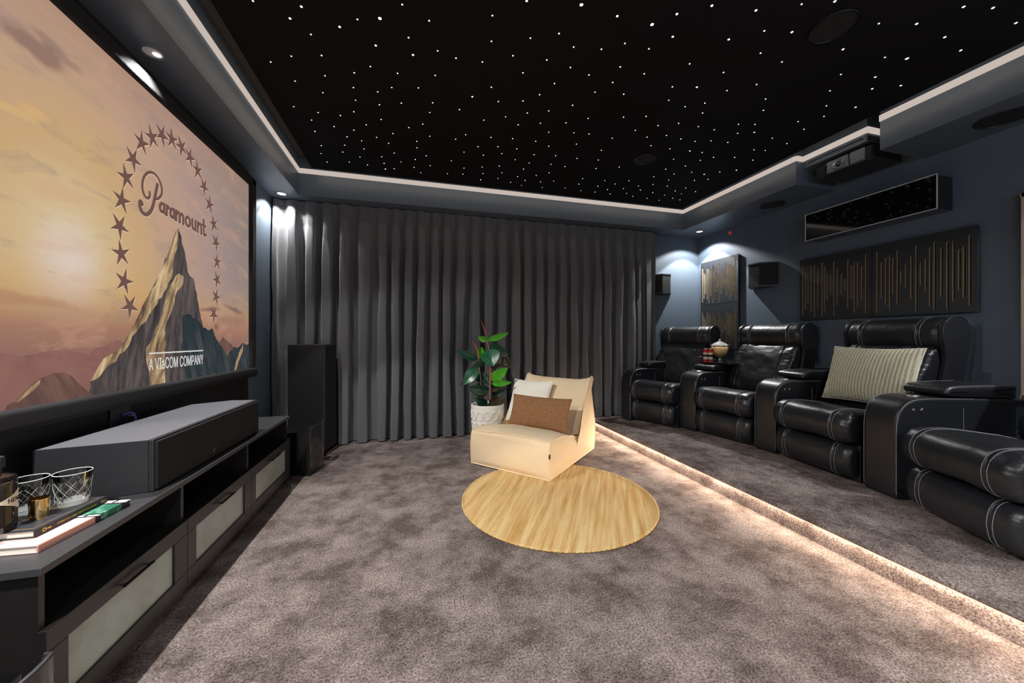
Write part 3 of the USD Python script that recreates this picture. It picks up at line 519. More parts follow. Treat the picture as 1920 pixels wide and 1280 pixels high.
# the ring of stars
M['mark'] = emit('brown_mark', lin(116, 86, 80), SCREEN); M['markw'] = emit('white_mark', lin(226, 224, 220), SCREEN); M['markl'] = emit('light_edge', lin(236, 208, 176), SCREEN)
SP = [(239, 573.6), (228.5, 527), (222.4, 475), (219.8, 423.5), (223.7, 375), (232, 331.8), (245.3, 298), (261.3, 267), (280.8, 257), (300, 252.6), (318.4, 260.3), (336.6, 274.8), (352.7, 294), (367, 319), (379.6, 349.3), (389.7, 383), (397.6, 420), (402, 454), (404, 491), (404, 524.4), (402.3, 556.3), (398, 589.5)]
pc = np.mean([on(*p) for p in SP], 0)
for k, (a, b) in enumerate(SP):
    c = on(a, b); tilt = math.radians(-30 + 60 * ((k * 7) % 11) / 10) if 0 < k < 21 else math.pi
    th = [(tilt + i * math.pi / 5, .062 if i % 2 == 0 else .019) for i in range(10)]
    P = np.array([(c[0] + r * math.sin(t), c[1] + r * 1.08 * math.cos(t)) for t, r in th])
    flat(Polygon(P + [.003, -.003]), M['markl'], 'star_edge')
    flat(Polygon(P), M['mark'], 'star')
    layer[0] -= 2
layer[0] += 3
# lettering on the picture: drawn with strokes
def strokes(lines, w):
    return unary_union([LineString([on(190 + a / 3.764, 280 + b / 3.764) for a, b in l]).buffer(w, 6) for l in lines])
def curve(P, n=8):
    P = np.array(P, float)
    for _ in range(3):
        Q = [P[0]]
        for a, b in zip(P[:-1], P[1:]): Q += [.75 * a + .25 * b, .25 * a + .75 * b]
        P = np.array(Q + [P[-1]])
    return P
words = [(curve([(322, 300), (326, 330), (308, 348), (282, 325), (266, 250), (284, 180), (326, 152), (372, 180), (404, 240), (414, 300), (400, 335), (374, 350), (356, 346)]), .0075),
         (curve([(378, 248), (362, 330), (342, 420), (308, 462), (272, 452), (254, 410), (250, 372), (260, 362), (268, 385)]), .0105)]
GL = {'a': [[(.9, 1), (.9, .12), (1.1, .02)], [(.9, .85), (.5, 1.02), (.1, .7), (.1, .25), (.4, 0), (.9, .3)]], 'r': [[(.1, 1), (.1, 0)], [(.1, .55), (.5, 1), (1, .85)]], 'm': [[(.04, 1), (.04, 0)], [(.04, .6), (.3, 1.05), (.48, .8), (.48, 0)], [(.48, .6), (.75, 1.05), (.94, .8), (.94, 0)]],
      'o': [[(.5, 1), (.05, .8), (.05, .2), (.5, 0), (.95, .2), (.95, .8), (.5, 1)]], 'u': [[(.1, 1), (.1, .2), (.45, -.02), (.85, .3)], [(.85, 1), (.85, 0)]], 'n': [[(.05, 1), (.05, 0)], [(.05, .6), (.45, 1.05), (.88, .8), (.88, 0)]], 't': [[(.35, 1.6), (.35, .2), (.6, -.05), (1.1, .15)], [(-.1, 1.0), (.9, 1.0)]]}
for ch, x0, x1 in (('a', 393, 430), ('r', 442, 463), ('a', 468, 500), ('m', 510, 566), ('o', 578, 613), ('u', 624, 655), ('n', 665, 695), ('t', 701, 722)):
    for l in GL[ch]:
        P = [(x0 + (x1 - x0) * a, 434 + (x0 + (x1 - x0) * a - 392) * .535 - 66 * b) for a, b in l]
        words.append((curve(P) if len(P) > 2 else np.array(P), .0095))
sh = unary_union([strokes([l], w) for l, w in words])
from shapely import affinity
flat(affinity.translate(sh, .003, -.003), M['markl'], 'lettering_edge'); flat(sh, M['mark'], 'lettering', label='script lettering on the picture')
a0, a1 = on(274, 690), on(377, 683)
tx = meshkit.text_mesh('A VIaCOM COMPANY', 1, 1); bnd = tx.bounds
hgt = .064; wid = a1[0] - a0[0]
V = tx.vertices; tx.vertices = np.stack([SX + .0006 * (layer[0] + 2) + V[:, 2] * .0012, a0[0] + (V[:, 0] - bnd[0, 0]) / (bnd[1, 0] - bnd[0, 0]) * wid, a0[1] - .012 + V[:, 1] * hgt], 1); tx.fix_normals()
ps.part('lettering', tx, M['markw'], smooth=False, parent=pic, label='white capital lettering on the picture')
l0, l1 = on(274, 662.5), on(376.5, 658)
layer[0] += 1
flat(sbox(l0[0], l0[1] - .004, l1[0], l0[1] + .004), M['markw'], 'line')
rg = on(401.5, 612); flat(Point(*rg).buffer(.022).difference(Point(*rg).buffer(.017)).union(Point(*rg).buffer(.008)), M['mark'], 'small_ring')

# wall socket with purple cable under the screen
wx = -1.462
so = Thing('wall_socket', 'black wall socket plate under the projector screen', 'socket', (wx, 2.30, .79))
so.part('plate', rbox(wx, wx + .010, 2.238, 2.362, .735, .832, .004), M['satin'])
so.part('socket_hole', bx(wx + .008, wx + .011, 2.30, 2.345, .765, .79), M['black'], smooth=False)
so.part('plug', rbox(wx + .008, wx + .03, 2.345, 2.362, .772, .785, .003), M['silver'])
cb = curve([(wx + .012, 2.305, .79), (wx + .035, 2.335, .80), (wx + .045, 2.345, .77), (wx + .042, 2.346, .70), (wx + .036, 2.34, .60), (wx + .03, 2.34, .552)])
solo('cable', tube(cb, .005, 8), M['purple'], 'purple cable curving down from the wall socket', 'cable')

# ------------------------------------------------------------------ media cabinet
cx0, cx1, cy0, cy1, ch = -1.445, -1.0, 1.302, 3.362, .545
cab = Thing('media_cabinet', 'long low black media cabinet with open shelves over three glass drawers', 'cabinet', ((cx0 + cx1) / 2, (cy0 + cy1) / 2, 0))
cab.part('top', rbox(cx0, cx1, cy0, cy1, ch - .022, ch, .002), M['cabtop_lit'])
bxf = -1.018
cab.part('side_panel', bx(cx0, bxf, cy0 + .016, cy0 + .034, .0, ch - .022), M['cab'], smooth=False)
cab.part('side_panel', bx(cx0, bxf, cy1 - .034, cy1 - .016, .0, ch - .022), M['cab'], smooth=False)
dv = [cy0 + .010, 1.963, 2.622, cy1 - .012]
for y in dv[1:3]: cab.part('divider', bx(cx0 + .03, bxf, y - .010, y + .010, .05, ch - .022), M['cab'], smooth=False)
cab.part('shelf', bx(cx0, bxf - .002, cy0 + .034, cy1 - .034, .335, .353), M['cab'], smooth=False)
cab.part('bottom_panel', bx(cx0, bxf - .002, cy0 + .034, cy1 - .034, .055, .073), M['cab'], smooth=False)
cab.part('back_panel', bx(cx0, cx0 + .008, cy0 + .034, cy1 - .034, .06, ch - .022), M['cab'], smooth=False)
cab.part('plinth', bx(cx0, bxf - .05, cy0 + .034, cy1 - .034, 0, .056), M['cab'], smooth=False)
for k in range(3):
    y0, y1 = dv[k] + .0015, dv[k + 1] - .0015; z0, z1 = .052, .362
    gy0, gy1, gz0, gz1 = y0 + .068, y1 - .088, .125, .297
    fx0, fx1 = bxf + .001, bxf + .021
    o = Polygon([(y0, z0), (y1, z0), (y1, z1), (y0, z1)])
    def yz(poly, xa, xb):
        m = ext(poly, xb - xa); V = m.vertices.copy(); m.vertices = np.stack([V[:, 2] + xa, V[:, 0], V[:, 1]], 1); m.fix_normals(); return m
    d = cab.part('drawer', [rbox(fx0, fx1, y0, y1, gz1, z1, .0018), rbox(fx0, fx1, y0, y1, z0, gz0, .0018), rbox(fx0, fx1, y0, gy0, gz0 + .001, gz1 - .001, .0015), rbox(fx0, fx1, gy1, y1, gz0 + .001, gz1 - .001, .0015)], M['cab'])
    cab.part('glass_pane', bx(fx0 + .004, fx0 + .010, gy0 - .004, gy1 + .004, gz0 - .004, gz1 + .004), M['frost'], smooth=False, parent=d, label='frosted glass pane')
    hy = (y0 + y1) / 2; hz = .318
    cab.part('handle', [tube([(fx1 - .001, hy - .06, hz), (fx1 + .018, hy - .06, hz)], .003), tube([(fx1 - .001, hy + .06, hz), (fx1 + .018, hy + .06, hz)], .003), rbox(fx1 + .014, fx1 + .024, hy - .075, hy + .075, hz - .0035, hz + .0035, .002)], M['darkmetal'], parent=d)

# centre speaker on the cabinet
cs = Thing('centre_speaker', 'long black centre speaker lying on the media cabinet', 'speaker', (-1.2, 2.33, ch))
zt = .762
foot = Polygon([(-1.385, 1.772), (-1.035, 1.834), (-1.035, 2.842), (-1.205, 2.872), (-1.392, 2.745)])
body = ext(Polygon([(-1.385, 1.772), (-1.065, 1.829), (-1.065, 2.847), (-1.205, 2.872), (-1.392, 2.745)]), zt - ch - .004); body.apply_translation([0, 0, ch + .002])
cs.part('body', body, M['satin'], smooth=20)
tp = ext(Polygon([(-1.384, 1.774), (-1.066, 1.831), (-1.066, 2.845), (-1.205, 2.870), (-1.391, 2.744)]), .002); tp.apply_translation([0, 0, zt - .0025]); cs.part('top_panel', tp, M['vinyl_lit'], smooth=False)  # thin sheet that carries the lightened top colour
cs.part('baffle', rbox(-1.066, -1.048, 1.830, 2.846, ch + .002, zt, .004), M['satin'])
cs.part('grille', rbox(-1.048, -1.036, 1.836, 2.840, ch + .008, zt - .008, .005), M['soft_black'])
lg = LineString([(0, .010), (.008, 0), (.014, .012), (.026, .018)]).buffer(.0016)
m = ext(lg, .001); V = m.vertices.copy(); m.vertices = np.stack([V[:, 2] - 1.0358, V[:, 0] + 2.262, V[:, 1] + .578], 1); m.fix_normals(); cs.part('emblem', m, M['silver'], smooth=False)

# ------------------------------------------------------------------ tower speaker and subwoofers
tw = Thing('tower_speaker', 'tall black floor speaker standing in front of the curtain', 'speaker', (-1.05, 4.18, 0))
Mt = frame_m((-.855, 4.18, 0), (-.99, .12, 0), (0, 0, 1))      # local x: into the room's left, y: up
def twp(x0, x1, y0, y1, z0, z1, r=.004):                        # x back from the front, y across, z up
    m = rbox(x0, x1, y0, y1, z0, z1, r); V = m.vertices.copy(); d = np.array([-.985, .17]); w = np.array([.17, .985])
    m.vertices = np.c_[np.array([-.875, 3.995]) + V[:, :1] * d + V[:, 1:2] * w, V[:, 2]]; m.fix_normals(); return m
tw.part('cabinet', twp(.022, .36, 0, .292, .03, 1.122), M['oak_black'])
tw.part('grille', twp(.0, .022, .004, .288, .05, 1.118), M['soft_black'])
tw.part('plinth', twp(-.01, .37, -.008, .30, .0, .03), M['gloss'])
def sub(loc, label):
    t = Thing('subwoofer', label, 'subwoofer', loc, 0)
    # local: front edge x=0 faces the room, y from 0 (near) to .31, z up
    plan = Polygon([(-.40, .0), (-.012, .0), (-.012, .04), (-.012, .31), (-.40, .31)]).buffer(-.012).buffer(.012)
    b = ext(plan, .36); b.apply_translation([0, 0, .022]); t.part('body', b, M['gloss'], world=False)
    y = np.linspace(0, 1, 24)
    curvex = .000 + .048 * np.sin(np.clip((y - .12) / .88, 0, 1) * np.pi * .62) ** 1.6
    front = np.c_[curvex, .0 + y * .302]; end = front[-1] + np.array([[-.004, .012], [-.016, .014], [-.022, .004]]); back = np.c_[curvex - .012, .0 + y * .300][::-1]
    bf = ext(Polygon(np.vstack([front, end, back])).buffer(0), .395); bf.apply_translation([0, 0, .012]); t.part('curved_baffle', bf, M['gloss2'] if 'gloss2' in M else M['satin'], world=False, smooth=40)
    t.part('top_edge', tube(np.c_[np.vstack([front[::2], end[:2]]) - [.006, 0], np.full(14, .408)], .006, 8), M['satin'], world=False)
    t.part('knob', lathe([(0, .006), (.016, .005), (.018, 0)], 24, (-.30, .12, .382)), M['black'], world=False)
    t.part('slot', bx(-.16, -.13, .05, .054, .382, .3835), M['black'], world=False, smooth=False)
    for a, b2 in ((-.37, .03), (-.04, .03), (-.37, .28), (-.04, .28)): t.part('foot', lathe([(0, 0), (.016, 0), (.018, .012), (.016, .022), (0, .022)], 16, (a, b2, 0)), M['black'], world=False)
    return t
sub((-.872, 3.437, 0), 'glossy black subwoofer with a curved front beside the far end of the cabinet')
sub((-.895, .832, 0), 'black subwoofer at the near end of the cabinet in the bottom left corner')

# ------------------------------------------------------------------ recliner row (local x: towards the back wall, y: across, z: up from the platform)
W2 = .316
def qstations(w, r=.07, mid=26): return np.r_[-w + r * (1 - np.cos(np.linspace(0, np.pi / 2, 9))), np.linspace(-w + r, w - r, mid)[1:-1], (w - r * (1 - np.cos(np.linspace(0, np.pi / 2, 9))))[::-1]]
SEAMS = (-.205, .205)
def puff(w, r=.07, amt=.05, wr=.004, seed=0, amp=.006, fr=7, seams=SEAMS):
    def disp(s, q, O):
        e = np.clip((abs(q) - (w - r)) / r, 0, 1); d = np.zeros(len(O)) - amt * (1 - np.sqrt(np.maximum(1 - e * e, 0)))
        P = np.stack([O[:, 0] * fr, np.full(len(O), q * fr), O[:, 1] * fr], -1)
        d += amp * (meshkit.fbm(P + seed * 3.1, 4, seed) - .5) * 2 * (1 - .5 * e)
        c = np.clip((abs(q) - (w - .11)) / .11, 0, 1); d += wr * c * np.sin(s * 2 * np.pi * 34 + 5 * (meshkit.noise(P * .8, seed) - .5))
        for sm in seams: d -= .0045 * np.exp(-((q - sm) / .0085) ** 2) - .0025 * np.exp(-((abs(q - sm) - .02) / .012) ** 2)
        return d
    return disp
def seam_stations(w, r=.07):
    q = list(qstations(w, r))
    for sm in SEAMS: q += [sm + t for t in (-.03, -.02, -.013, -.008, 0, .008, .013, .02, .03)]
    return np.array(sorted(set(np.round(q, 4))))
def stitches(O, disp, sel, off=.0016, r=.0017):
    N = normals2(O); out = []; k = np.arange(len(O)); s = k / len(O)
    for sm in SEAMS:
        for dq in (-.0135, .0135):
            R = O + N * (disp(s, sm + dq, O) + off)[:, None]; P = np.stack([R[:, 0], np.full(len(O), sm + dq), R[:, 1]], 1)[sel]
            out.append(tube(P, r, 5))
    return out
def roll_sel(O, f):
    idx = np.where(f(O))[0]; br = np.where(np.diff(idx) > 1)[0]
    if len(br): idx = np.r_[idx[br[0] + 1:], idx[:br[0] + 1]]
    return idx
HB = [(.86, .955), (.975, 1.00), (1.0, 1.08), (.985, 1.16), (.92, 1.212), (.83, 1.215), (.755, 1.17), (.725, 1.09), (.745, 1.0), (.79, .955)]
def make_recliner(label, loc, rz):
    t = Thing('theatre_recliner', label, 'recliner', loc, rz, group=None)
    P = lambda n, m, mt, **k: t.part(n, m, mt, world=False, smooth=k.pop('smooth', 50), **k)
    O = smooth_loop([(.03, .275), (-.045, .30), (-.075, .40), (-.04, .49), (.05, .523), (.25, .505), (.45, .475), (.60, .46), (.62, .36), (.50, .28), (.25, .265)], 96)
    d = puff(W2, .06, .045, .0045, 1, .007); c = P('seat_cushion', sweep(O, seam_stations(W2, .06), disp=d), M['leather'])
    sel = roll_sel(O, lambda o: (o[:, 0] < .42) & ((o[:, 1] > .41) | (o[:, 0] < .0)))
    for m in stitches(O, d, sel): P('stitching', m, M['stitch'], parent=c)
    O = smooth_loop([(.06, .03), (-.015, .035), (-.045, .10), (-.045, .19), (-.015, .262), (.06, .272), (.14, .26), (.15, .05)], 72)
    d = puff(W2 - .004, .055, .04, .0045, 2, .006); c = P('footrest', sweep(O, seam_stations(W2 - .004, .055), disp=d), M['leather'])
    sel = roll_sel(O, lambda o: o[:, 0] < .045)
    for m in stitches(O, d, sel): P('stitching', m, M['stitch'], parent=c)
    O = smooth_loop([(.50, .44), (.49, .52), (.535, .66), (.60, .80), (.675, .93), (.74, 1.0), (.86, 1.0), (.90, .93), (.84, .75), (.77, .5), (.66, .43)], 96)
    def fold(s, q, O, b=puff(W2, .06, .045, .007, 4, .020, 6)):
        u, v = q * 9 + O[:, 1] * 11, -q * 9 + O[:, 1] * 10
        ph = meshkit.fbm(np.stack([O[:, 1] * 4, np.full(len(O), q * 4), O[:, 1] * 0 + 2.], -1), 3, 8) - .5
        edge = np.clip(abs(q) / W2, 0, 1) ** 1.5
        return b(s, q, O) + .007 * edge * (np.sin(np.where(q > 0, v, u) * 2.6 + 7 * ph)) + .010 * np.exp(-((O[:, 1] - .60) / .09) ** 2) * (1 - edge)
    P('backrest', sweep(O, seam_stations(W2, .06), disp=fold), M['leather'])
    O = smooth_loop(HB, 80)
    d = puff(W2 + .004, .05, .022, .003, 6, .005); c = P('headrest', sweep(O, seam_stations(W2 + .004, .05), disp=d), M['leather'])
    sel = roll_sel(O, lambda o: (o[:, 0] < .90) & (o[:, 1] > .97))
    for m in stitches(O, d, sel): P('stitching', m, M['stitch'], parent=c)
    O = smooth_loop([(.62, .10), (.78, .10), (.90, .60), (1.0, .98), (1.012, 1.08), (.99, 1.17), (.92, 1.218), (.83, 1.22), (.755, 1.175), (.735, 1.09), (.76, 1.01), (.79, .93), (.70, .62)], 72)
    for sg in (-1, 1):
        q = np.array([0, .002, .006, .022, .028, .030]); ins = {0: .985, .002: .995, .006: 1, .022: 1, .028: .99, .030: .97}
        m = sweep(O, q, inset=lambda v: ins[round(float(v), 3)]); m.apply_translation([0, sg * (W2 + .020) - .015, 0]); P('side_panel', m, M['leather_flat'])
        P('piping', tube(np.stack([O[:, 0], np.full(len(O), sg * (W2 + .034)), O[:, 1]], 1)[::2], .0035, 6, True), M['piping_dark'])
    P('base', rbox(.06, .80, -W2, W2, .0, .27, .01), M['black'])
    return t
SEATS = [((2.80, 3.850, PZ), 20.0), ((3.09, 3.07, PZ), 8.0), ((3.095, 2.195, PZ), -6.5), ((2.84, 1.255, PZ), -28.0)]
RL = ['black leather recliner at the far end of the row beside the curtain', 'black leather recliner between the popcorn tray and the cushioned recliner', 'black leather recliner with a striped cushion on its seat', 'black leather recliner nearest the camera, cut by the right edge']
r0 = make_recliner(RL[0], *SEATS[0])
for k in (1, 2, 3): copy_of(r0, RL[k], *SEATS[k], 'recliner', None)
def make_arm(loc, rz, L, label, w0, w1, cup=True):
    t = Thing('arm_console', label, 'arm console', loc, rz)
    P = lambda n, m, mt, **k: t.part(n, m, mt, world=False, smooth=k.pop('smooth', 50), **k)
    O = smooth_loop([(.03, .0), (.0, .0), (.0, .15), (.0, .34), (.0, .50), (.03, .60), (.10, .653), (.20, .664), (.34, .664), (L, .664), (L, .664), (L, 0), (L, 0), (L / 2, 0)], 140, 3)
    hw = lambda x: w0 + (w1 - w0) * np.clip(x / .95, 0, 1)
    fr = [-1, -.985, -.93, -.8, -.4, 0, .4, .8, .93, .985, 1]; ins = [.018, .008, .0015, 0, 0, 0, 0, 0, .0015, .008, .018]
    N = normals2(O); rings = []
    bul = 1 - .012
    for f, i in zip(fr, ins):
        R = O - N * i; rings.append(np.stack([R[:, 0], f * hw(R[:, 0]), np.maximum(R[:, 1], 0)], 1))
    n, k = len(O), len(fr); i, j = np.meshgrid(np.arange(k - 1), np.arange(n), indexing='ij')
    q = np.stack([i * n + j, i * n + (j + 1) % n, (i + 1) * n + (j + 1) % n, (i + 1) * n + j], -1).reshape(-1, 4)
    V = np.vstack(rings); caps = []
    for base, ring in ((0, rings[0]), ((k - 1) * n, rings[-1])):
        pl = Polygon(ring[:, [0, 2]]).buffer(0); pv, pf = trimesh.creation.triangulate_polygon(pl, engine='earcut')
        y = np.interp(pv[:, 0], ring[np.argsort(ring[:, 0]), 0], ring[np.argsort(ring[:, 0]), 1]); caps.append(trimesh.Trimesh(np.c_[pv[:, 0], y, pv[:, 1]], pf, process=False))
    m = trimesh.Trimesh(V, np.vstack([q[:, [0, 1, 2]], q[:, [0, 2, 3]]]), process=False)
    m = trimesh.util.concatenate([m] + caps); trimesh.repair.fix_normals(m)
    b = P('console', m, M['leather_flat'])
    sel = roll_sel(O, lambda o: ((o[:, 1] > .02) & (o[:, 0] < .5)) & ~((o[:, 1] < .6) & (o[:, 0] > .2)))
    for sg in (-1, 1):
        R = O - N * .006; Pp = np.stack([R[:, 0] - .001, sg * (hw(R[:, 0]) * .985 + .001), R[:, 1] + .001], 1)[sel]; Pp = Pp[Pp[:, 0].argsort()] if False else Pp
        P('stitching', tube(Pp, .0022, 5), M['stitch'], parent=b)
    zz = np.linspace(.60, .30, 10)
    for sg in (-1, 1): P('seam', tube(np.stack([np.full(10, .42), np.full(10, sg * (hw(.42) + .0005)), zz], 1), .0016, 5), M['stitch'], parent=b)
    x0 = .31
    if L > .7:
        A = smooth_loop([(x0 + .02, .672), (x0 - .005, .69), (x0 + .005, .722), (x0 + .05, .744), (L, .748), (L, .748), (L, .662), (L, .662)], 60, 3)
    else:
        A = smooth_loop([(x0 + .02, .672), (x0 - .005, .69), (x0 + .005, .722), (x0 + .05, .744), (L, .748), (L, .748), (L, .662), (L, .662)], 60, 3)
    N2 = normals2(A); rings = []
    fr2 = [-1, -.99, -.95, -.88, -.4, .4, .88, .95, .99, 1]; in2 = [.03, .015, .005, 0, 0, 0, 0, .005, .015, .03]
    for f, i2 in zip(fr2, in2):
        R = A - N2 * i2; rings.append(np.stack([R[:, 0], f * (hw(R[:, 0]) + .004), R[:, 1]], 1))
    n, k = len(A), len(fr2); i, j = np.meshgrid(np.arange(k - 1), np.arange(n), indexing='ij')
    q = np.stack([i * n + j, i * n + (j + 1) % n, (i + 1) * n + (j + 1) % n, (i + 1) * n + j], -1).reshape(-1, 4)
    V = np.vstack(rings + [[rings[0].mean(0)], [rings[-1].mean(0)]]); e = []
    for s in range(n): e += [[k * n, (s + 1) % n, s], [k * n + 1, (k - 1) * n + s, (k - 1) * n + (s + 1) % n]]
    m = trimesh.Trimesh(V, np.vstack([q[:, [0, 1, 2]], q[:, [0, 2, 3]], e]), process=False); trimesh.repair.fix_normals(m)
    pd = P('armrest_pad', m, M['leather'])
    for sg in (-1, 1):
        R = (A - N2 * .004)[roll_sel(A, lambda o: (o[:, 1] > .70) & (o[:, 0] < L - .02))]
        P('stitching', tube(np.stack([R[:, 0], sg * (hw(R[:, 0]) * .955), R[:, 1] + .003], 1), .0018, 5), M['stitch'], parent=pd)
    if cup:
        P('cup_holder', [lathe([(.030, -.001), (.040, -.0005), (.043, .003), (.047, .004), (.049, .001), (.049, -.002)], 36, (.225, 0, .6645)), lathe([(0, .0005), (.03, .0008), (.041, .0015)], 30, (.225, 0, .6645))], M['silver'])
    for x in (.115, .165):
        c0 = lathe([(0, .004), (.010, .004), (.012, .002), (.012, 0)], 20); c0.apply_transform(trimesh.transformations.rotation_matrix(math.pi / 2, [1, 0, 0])); c0.apply_translation([x, -hw(x) - .0, .585])
        P('button', c0, M['silver'])
    return t
make_arm((2.64, 4.150, PZ), 9, .62, 'black leather end arm beside the curtain', .085, .10, cup=False)
make_arm((3.03, 3.50, PZ), 14.5, .97, 'black leather arm console carrying the tray with popcorn', .100, .165)
make_arm((3.15, 2.645, PZ), 1, .93, 'black leather arm console left of the striped cushion', .100, .165)
make_arm((3.045, 1.725, PZ), -13.5, .75, 'black leather arm console nearest the camera, right of the striped cushion', .105, .17)

def solo_cushion(name, label, cat, w, h, t, Mx, material, edge, seed=0, pipe=.004):
    m, ring = pillow(w, h, t, seed)
    th = Thing(name, label, cat, (0, 0, 0)); M4 = Gf.Matrix4d(*Mx.T.flatten().tolist())
    th.x.ClearXformOpOrder(); th.x.AddTransformOp(opSuffix='p').Set(M4)
    th.part('cover', m, material, world=False, smooth=60)
    th.part('edge_seam', tube(ring[::2], pipe, 6, True), edge, world=False)
    return th
a = math.radians(-6.5); o, tq = np.array([math.cos(a), math.sin(a), 0]), np.array([-math.sin(a), math.cos(a), 0])
cpos = np.array([3.095, 2.195, PZ]) + .455 * o - .075 * tq + np.array([0, 0, .755])
solo_cushion('striped_cushion', 'pale striped rectangular cushion on the recliner seat', 'cushion', .64, .47, .17, frame_m(cpos, -tq, np.array([0, 0, 1]) + .30 * o), M['stripe'], M['cream'], 2)

# ------------------------------------------------------------------ tray with popcorn bowl and cans
a = math.radians(14.5); o, tq = np.array([math.cos(a), math.sin(a), 0]), np.array([-math.sin(a), math.cos(a), 0])
tz = PZ + .749; tc = np.array([3.03, 3.5, 0]) + .56 * o - .045 * tq + [0, 0, tz + .0005]
tr = Thing('serving_tray', 'dark oval tray with a chrome rail across the arm console', 'tray', tc, 14.5)
ov = np.stack([.15 * np.cos(np.linspace(0, 2 * np.pi, 48, False)), .235 * np.sin(np.linspace(0, 2 * np.pi, 48, False))], 1)
tm0 = ext(Polygon(ov), .010); tr.part('board', tm0, M['gloss'], world=False)
tr.part('rail', tube(np.c_[ov * .985, np.full(48, .045)], .0035, 6, True), M['chrome'], world=False)
tr.part('rail', tube(np.c_[ov * .985, np.full(48, .013)], .0035, 6, True), M['chrome'], world=False)
for k in range(0, 48, 6): tr.part('rail_post', tube([np.r_[ov[k] * .985, .008], np.r_[ov[k] * .985, .046]], .0025, 6), M['chrome'], world=False)
bc = tc + np.array([0.015, .01, .010])
bw = Thing('popcorn_bowl', 'lidded glass bowl of popcorn on the tray', 'bowl', bc)
def W(prof, n=36): return lathe(prof, n, bc)
bw.part('bowl', W([(0, .0), (.045, .0), (.046, .004), (.014, .014), (.012, .055), (.03, .068), (.07, .095), (.092, .135), (.096, .175), (.096, .205)]), M['glass'])
bw.part('rim', tube(bc + np.c_[.096 * np.cos(np.linspace(0, 2 * np.pi, 48, False)), .096 * np.sin(np.linspace(0, 2 * np.pi, 48, False)), np.full(48, .207)], .002, 6, True), M['cutglass_glint'])  # pale tube drawn as the highlight along the bowl rim
bw.part('foot', W([(0, .0005), (.044, .0005), (.044, .004), (.013, .014), (.011, .056), (.028, .068)]), M['cutglass_glint'])
bw.part('lid', W([(.099, .206), (.099, .210), (.060, .240), (.012, .262), (.008, .268), (.013, .276), (.010, .286), (0, .288), (0, .284), (.004, .262), (.058, .236), (.094, .208)]), M['lidglass'])
rs = np.random.RandomState(5); kern = [W([(0, .072), (.03, .074), (.066, .100), (.087, .137), (.091, .170), (.05, .180), (0, .182)], 28)]
for k in range(150):
    r = .085 * math.sqrt(rs.rand()); g = rs.rand() * 2 * math.pi; z = .172 + rs.rand() * .016 * (1 - r / .1)
    s = trimesh.creation.icosphere(1, .011 + .004 * rs.rand()); s.vertices *= 1 + .35 * (rs.rand(len(s.vertices), 1) - .5); s.apply_translation(bc + [r * math.cos(g), r * math.sin(g), z]); kern.append(s)
bw.part('popcorn', kern, M['popcorn'], kind='stuff', label='heap of pale popcorn')
def can(dx, dy, label):
    c = tc + np.array([dx, dy, .010]); t = Thing('drink_can', label, 'drink can', c)
    L = lambda p: lathe(p, 28, c)
    t.part('body', L([(0, .0), (.022, .0), (.0265, .006), (.0265, .166), (.022, .174), (.0, .172)]), M['silver'])
    t.part('red_band', L([(.0269, .122), (.0269, .163)]), M['red']); t.part('cream_band', L([(.0269, .098), (.0269, .122)]), M['label']); t.part('grey_band', L([(.0269, .070), (.0269, .098)]), M['felt'])
    t.part('cream_band', L([(.0269, .040), (.0269, .070)]), M['label']); t.part('red_band', L([(.0269, .006), (.0269, .040)]), M['red'])
can(-.135, .075, 'left red and white drink can on the tray'); can(-.112, .022, 'right red and white drink can on the tray beside the bowl')

# ------------------------------------------------------------------ acoustic panels
SLOT = [(160, 580, 1150), (195, 655, 1085), (225, 675, 1010), (262, 580, 1105), (302, 570, 1165), (343, 610, 1045), (393, 535, 1165), (427, 580, 1120), (460, 670, 970), (500, 695, 900), (537, 515, 1155), (580, 605, 1025), (628, 665, 900), (672, 730, 850), (706, 495, 1060), (750, 570, 935), (783, 520, 1110), (825, 535, 1050), (872, 575, 965), (922, 435, 1125)]
PX = 4.112
def unx(px, py, x):
    u, v = (px - 960) / F, (CY - py) / F; t = x / (S + u * C); return np.array([t * (C - u * S), EYE + t * v])
p0 = unx(1499.5, 492, PX); p1 = unx(1634.7, 466, PX)
pw = p0[0] - p1[0]; zb_, zt_ = 1.385, 2.045
NS = []
for x, ya, yb in SLOT:
    a_ = unx(1480 + (x + 4) / 6.4, 410 + ya / 6.4, PX); b_ = unx(1480 + (x + 4) / 6.4, 410 + yb / 6.4, PX)
    NS.append(((p0[0] - a_[0]) / pw, (a_[1] - zb_) / (zt_ - zb_), (b_[1] - zb_) / (zt_ - zb_)))
def acoustic(y_left, y_right, z0, z1, flip, label):
    t = Thing('acoustic_panel', label, 'acoustic panel', (PX, (y_left + y_right) / 2, z0))
    w = y_left - y_right; h = z1 - z0; hs = .0080; board = sbox(y_right, z0, y_left, z1); cuts = []
    for f, a_, b_ in NS:
        f = 1 - f if flip else f; f = np.clip(f, .035, .965)
        cuts.append(LineString([(y_left - f * w, z0 + a_ * h), (y_left - f * w, z0 + b_ * h)]).buffer(hs, 6))
    def yz(p, xa, xb):
        m = ext(p, xb - xa); V = m.vertices.copy(); m.vertices = np.stack([V[:, 2] + xa, V[:, 0], V[:, 1]], 1); m.fix_normals(); return m
    t.part('front_board', yz(board.difference(unary_union([c.buffer(.0012) for c in cuts])), PX, PX + .016), M['panel_black'], smooth=False)
    t.part('backing', bx(PX + .016, XR - .001, y_right + .004, y_left - .004, z0 + .004, z1 - .004), M['felt'], smooth=False)
    for c in cuts: t.part('slot_edge', yz(c.buffer(.0012).difference(c), PX + .0005, PX + .016), M['mdf'], smooth=False)
acoustic(p0[0], p1[0] + .002, zb_, zt_, False, 'wide wall acoustic panel with slots, left one below the wall speaker')
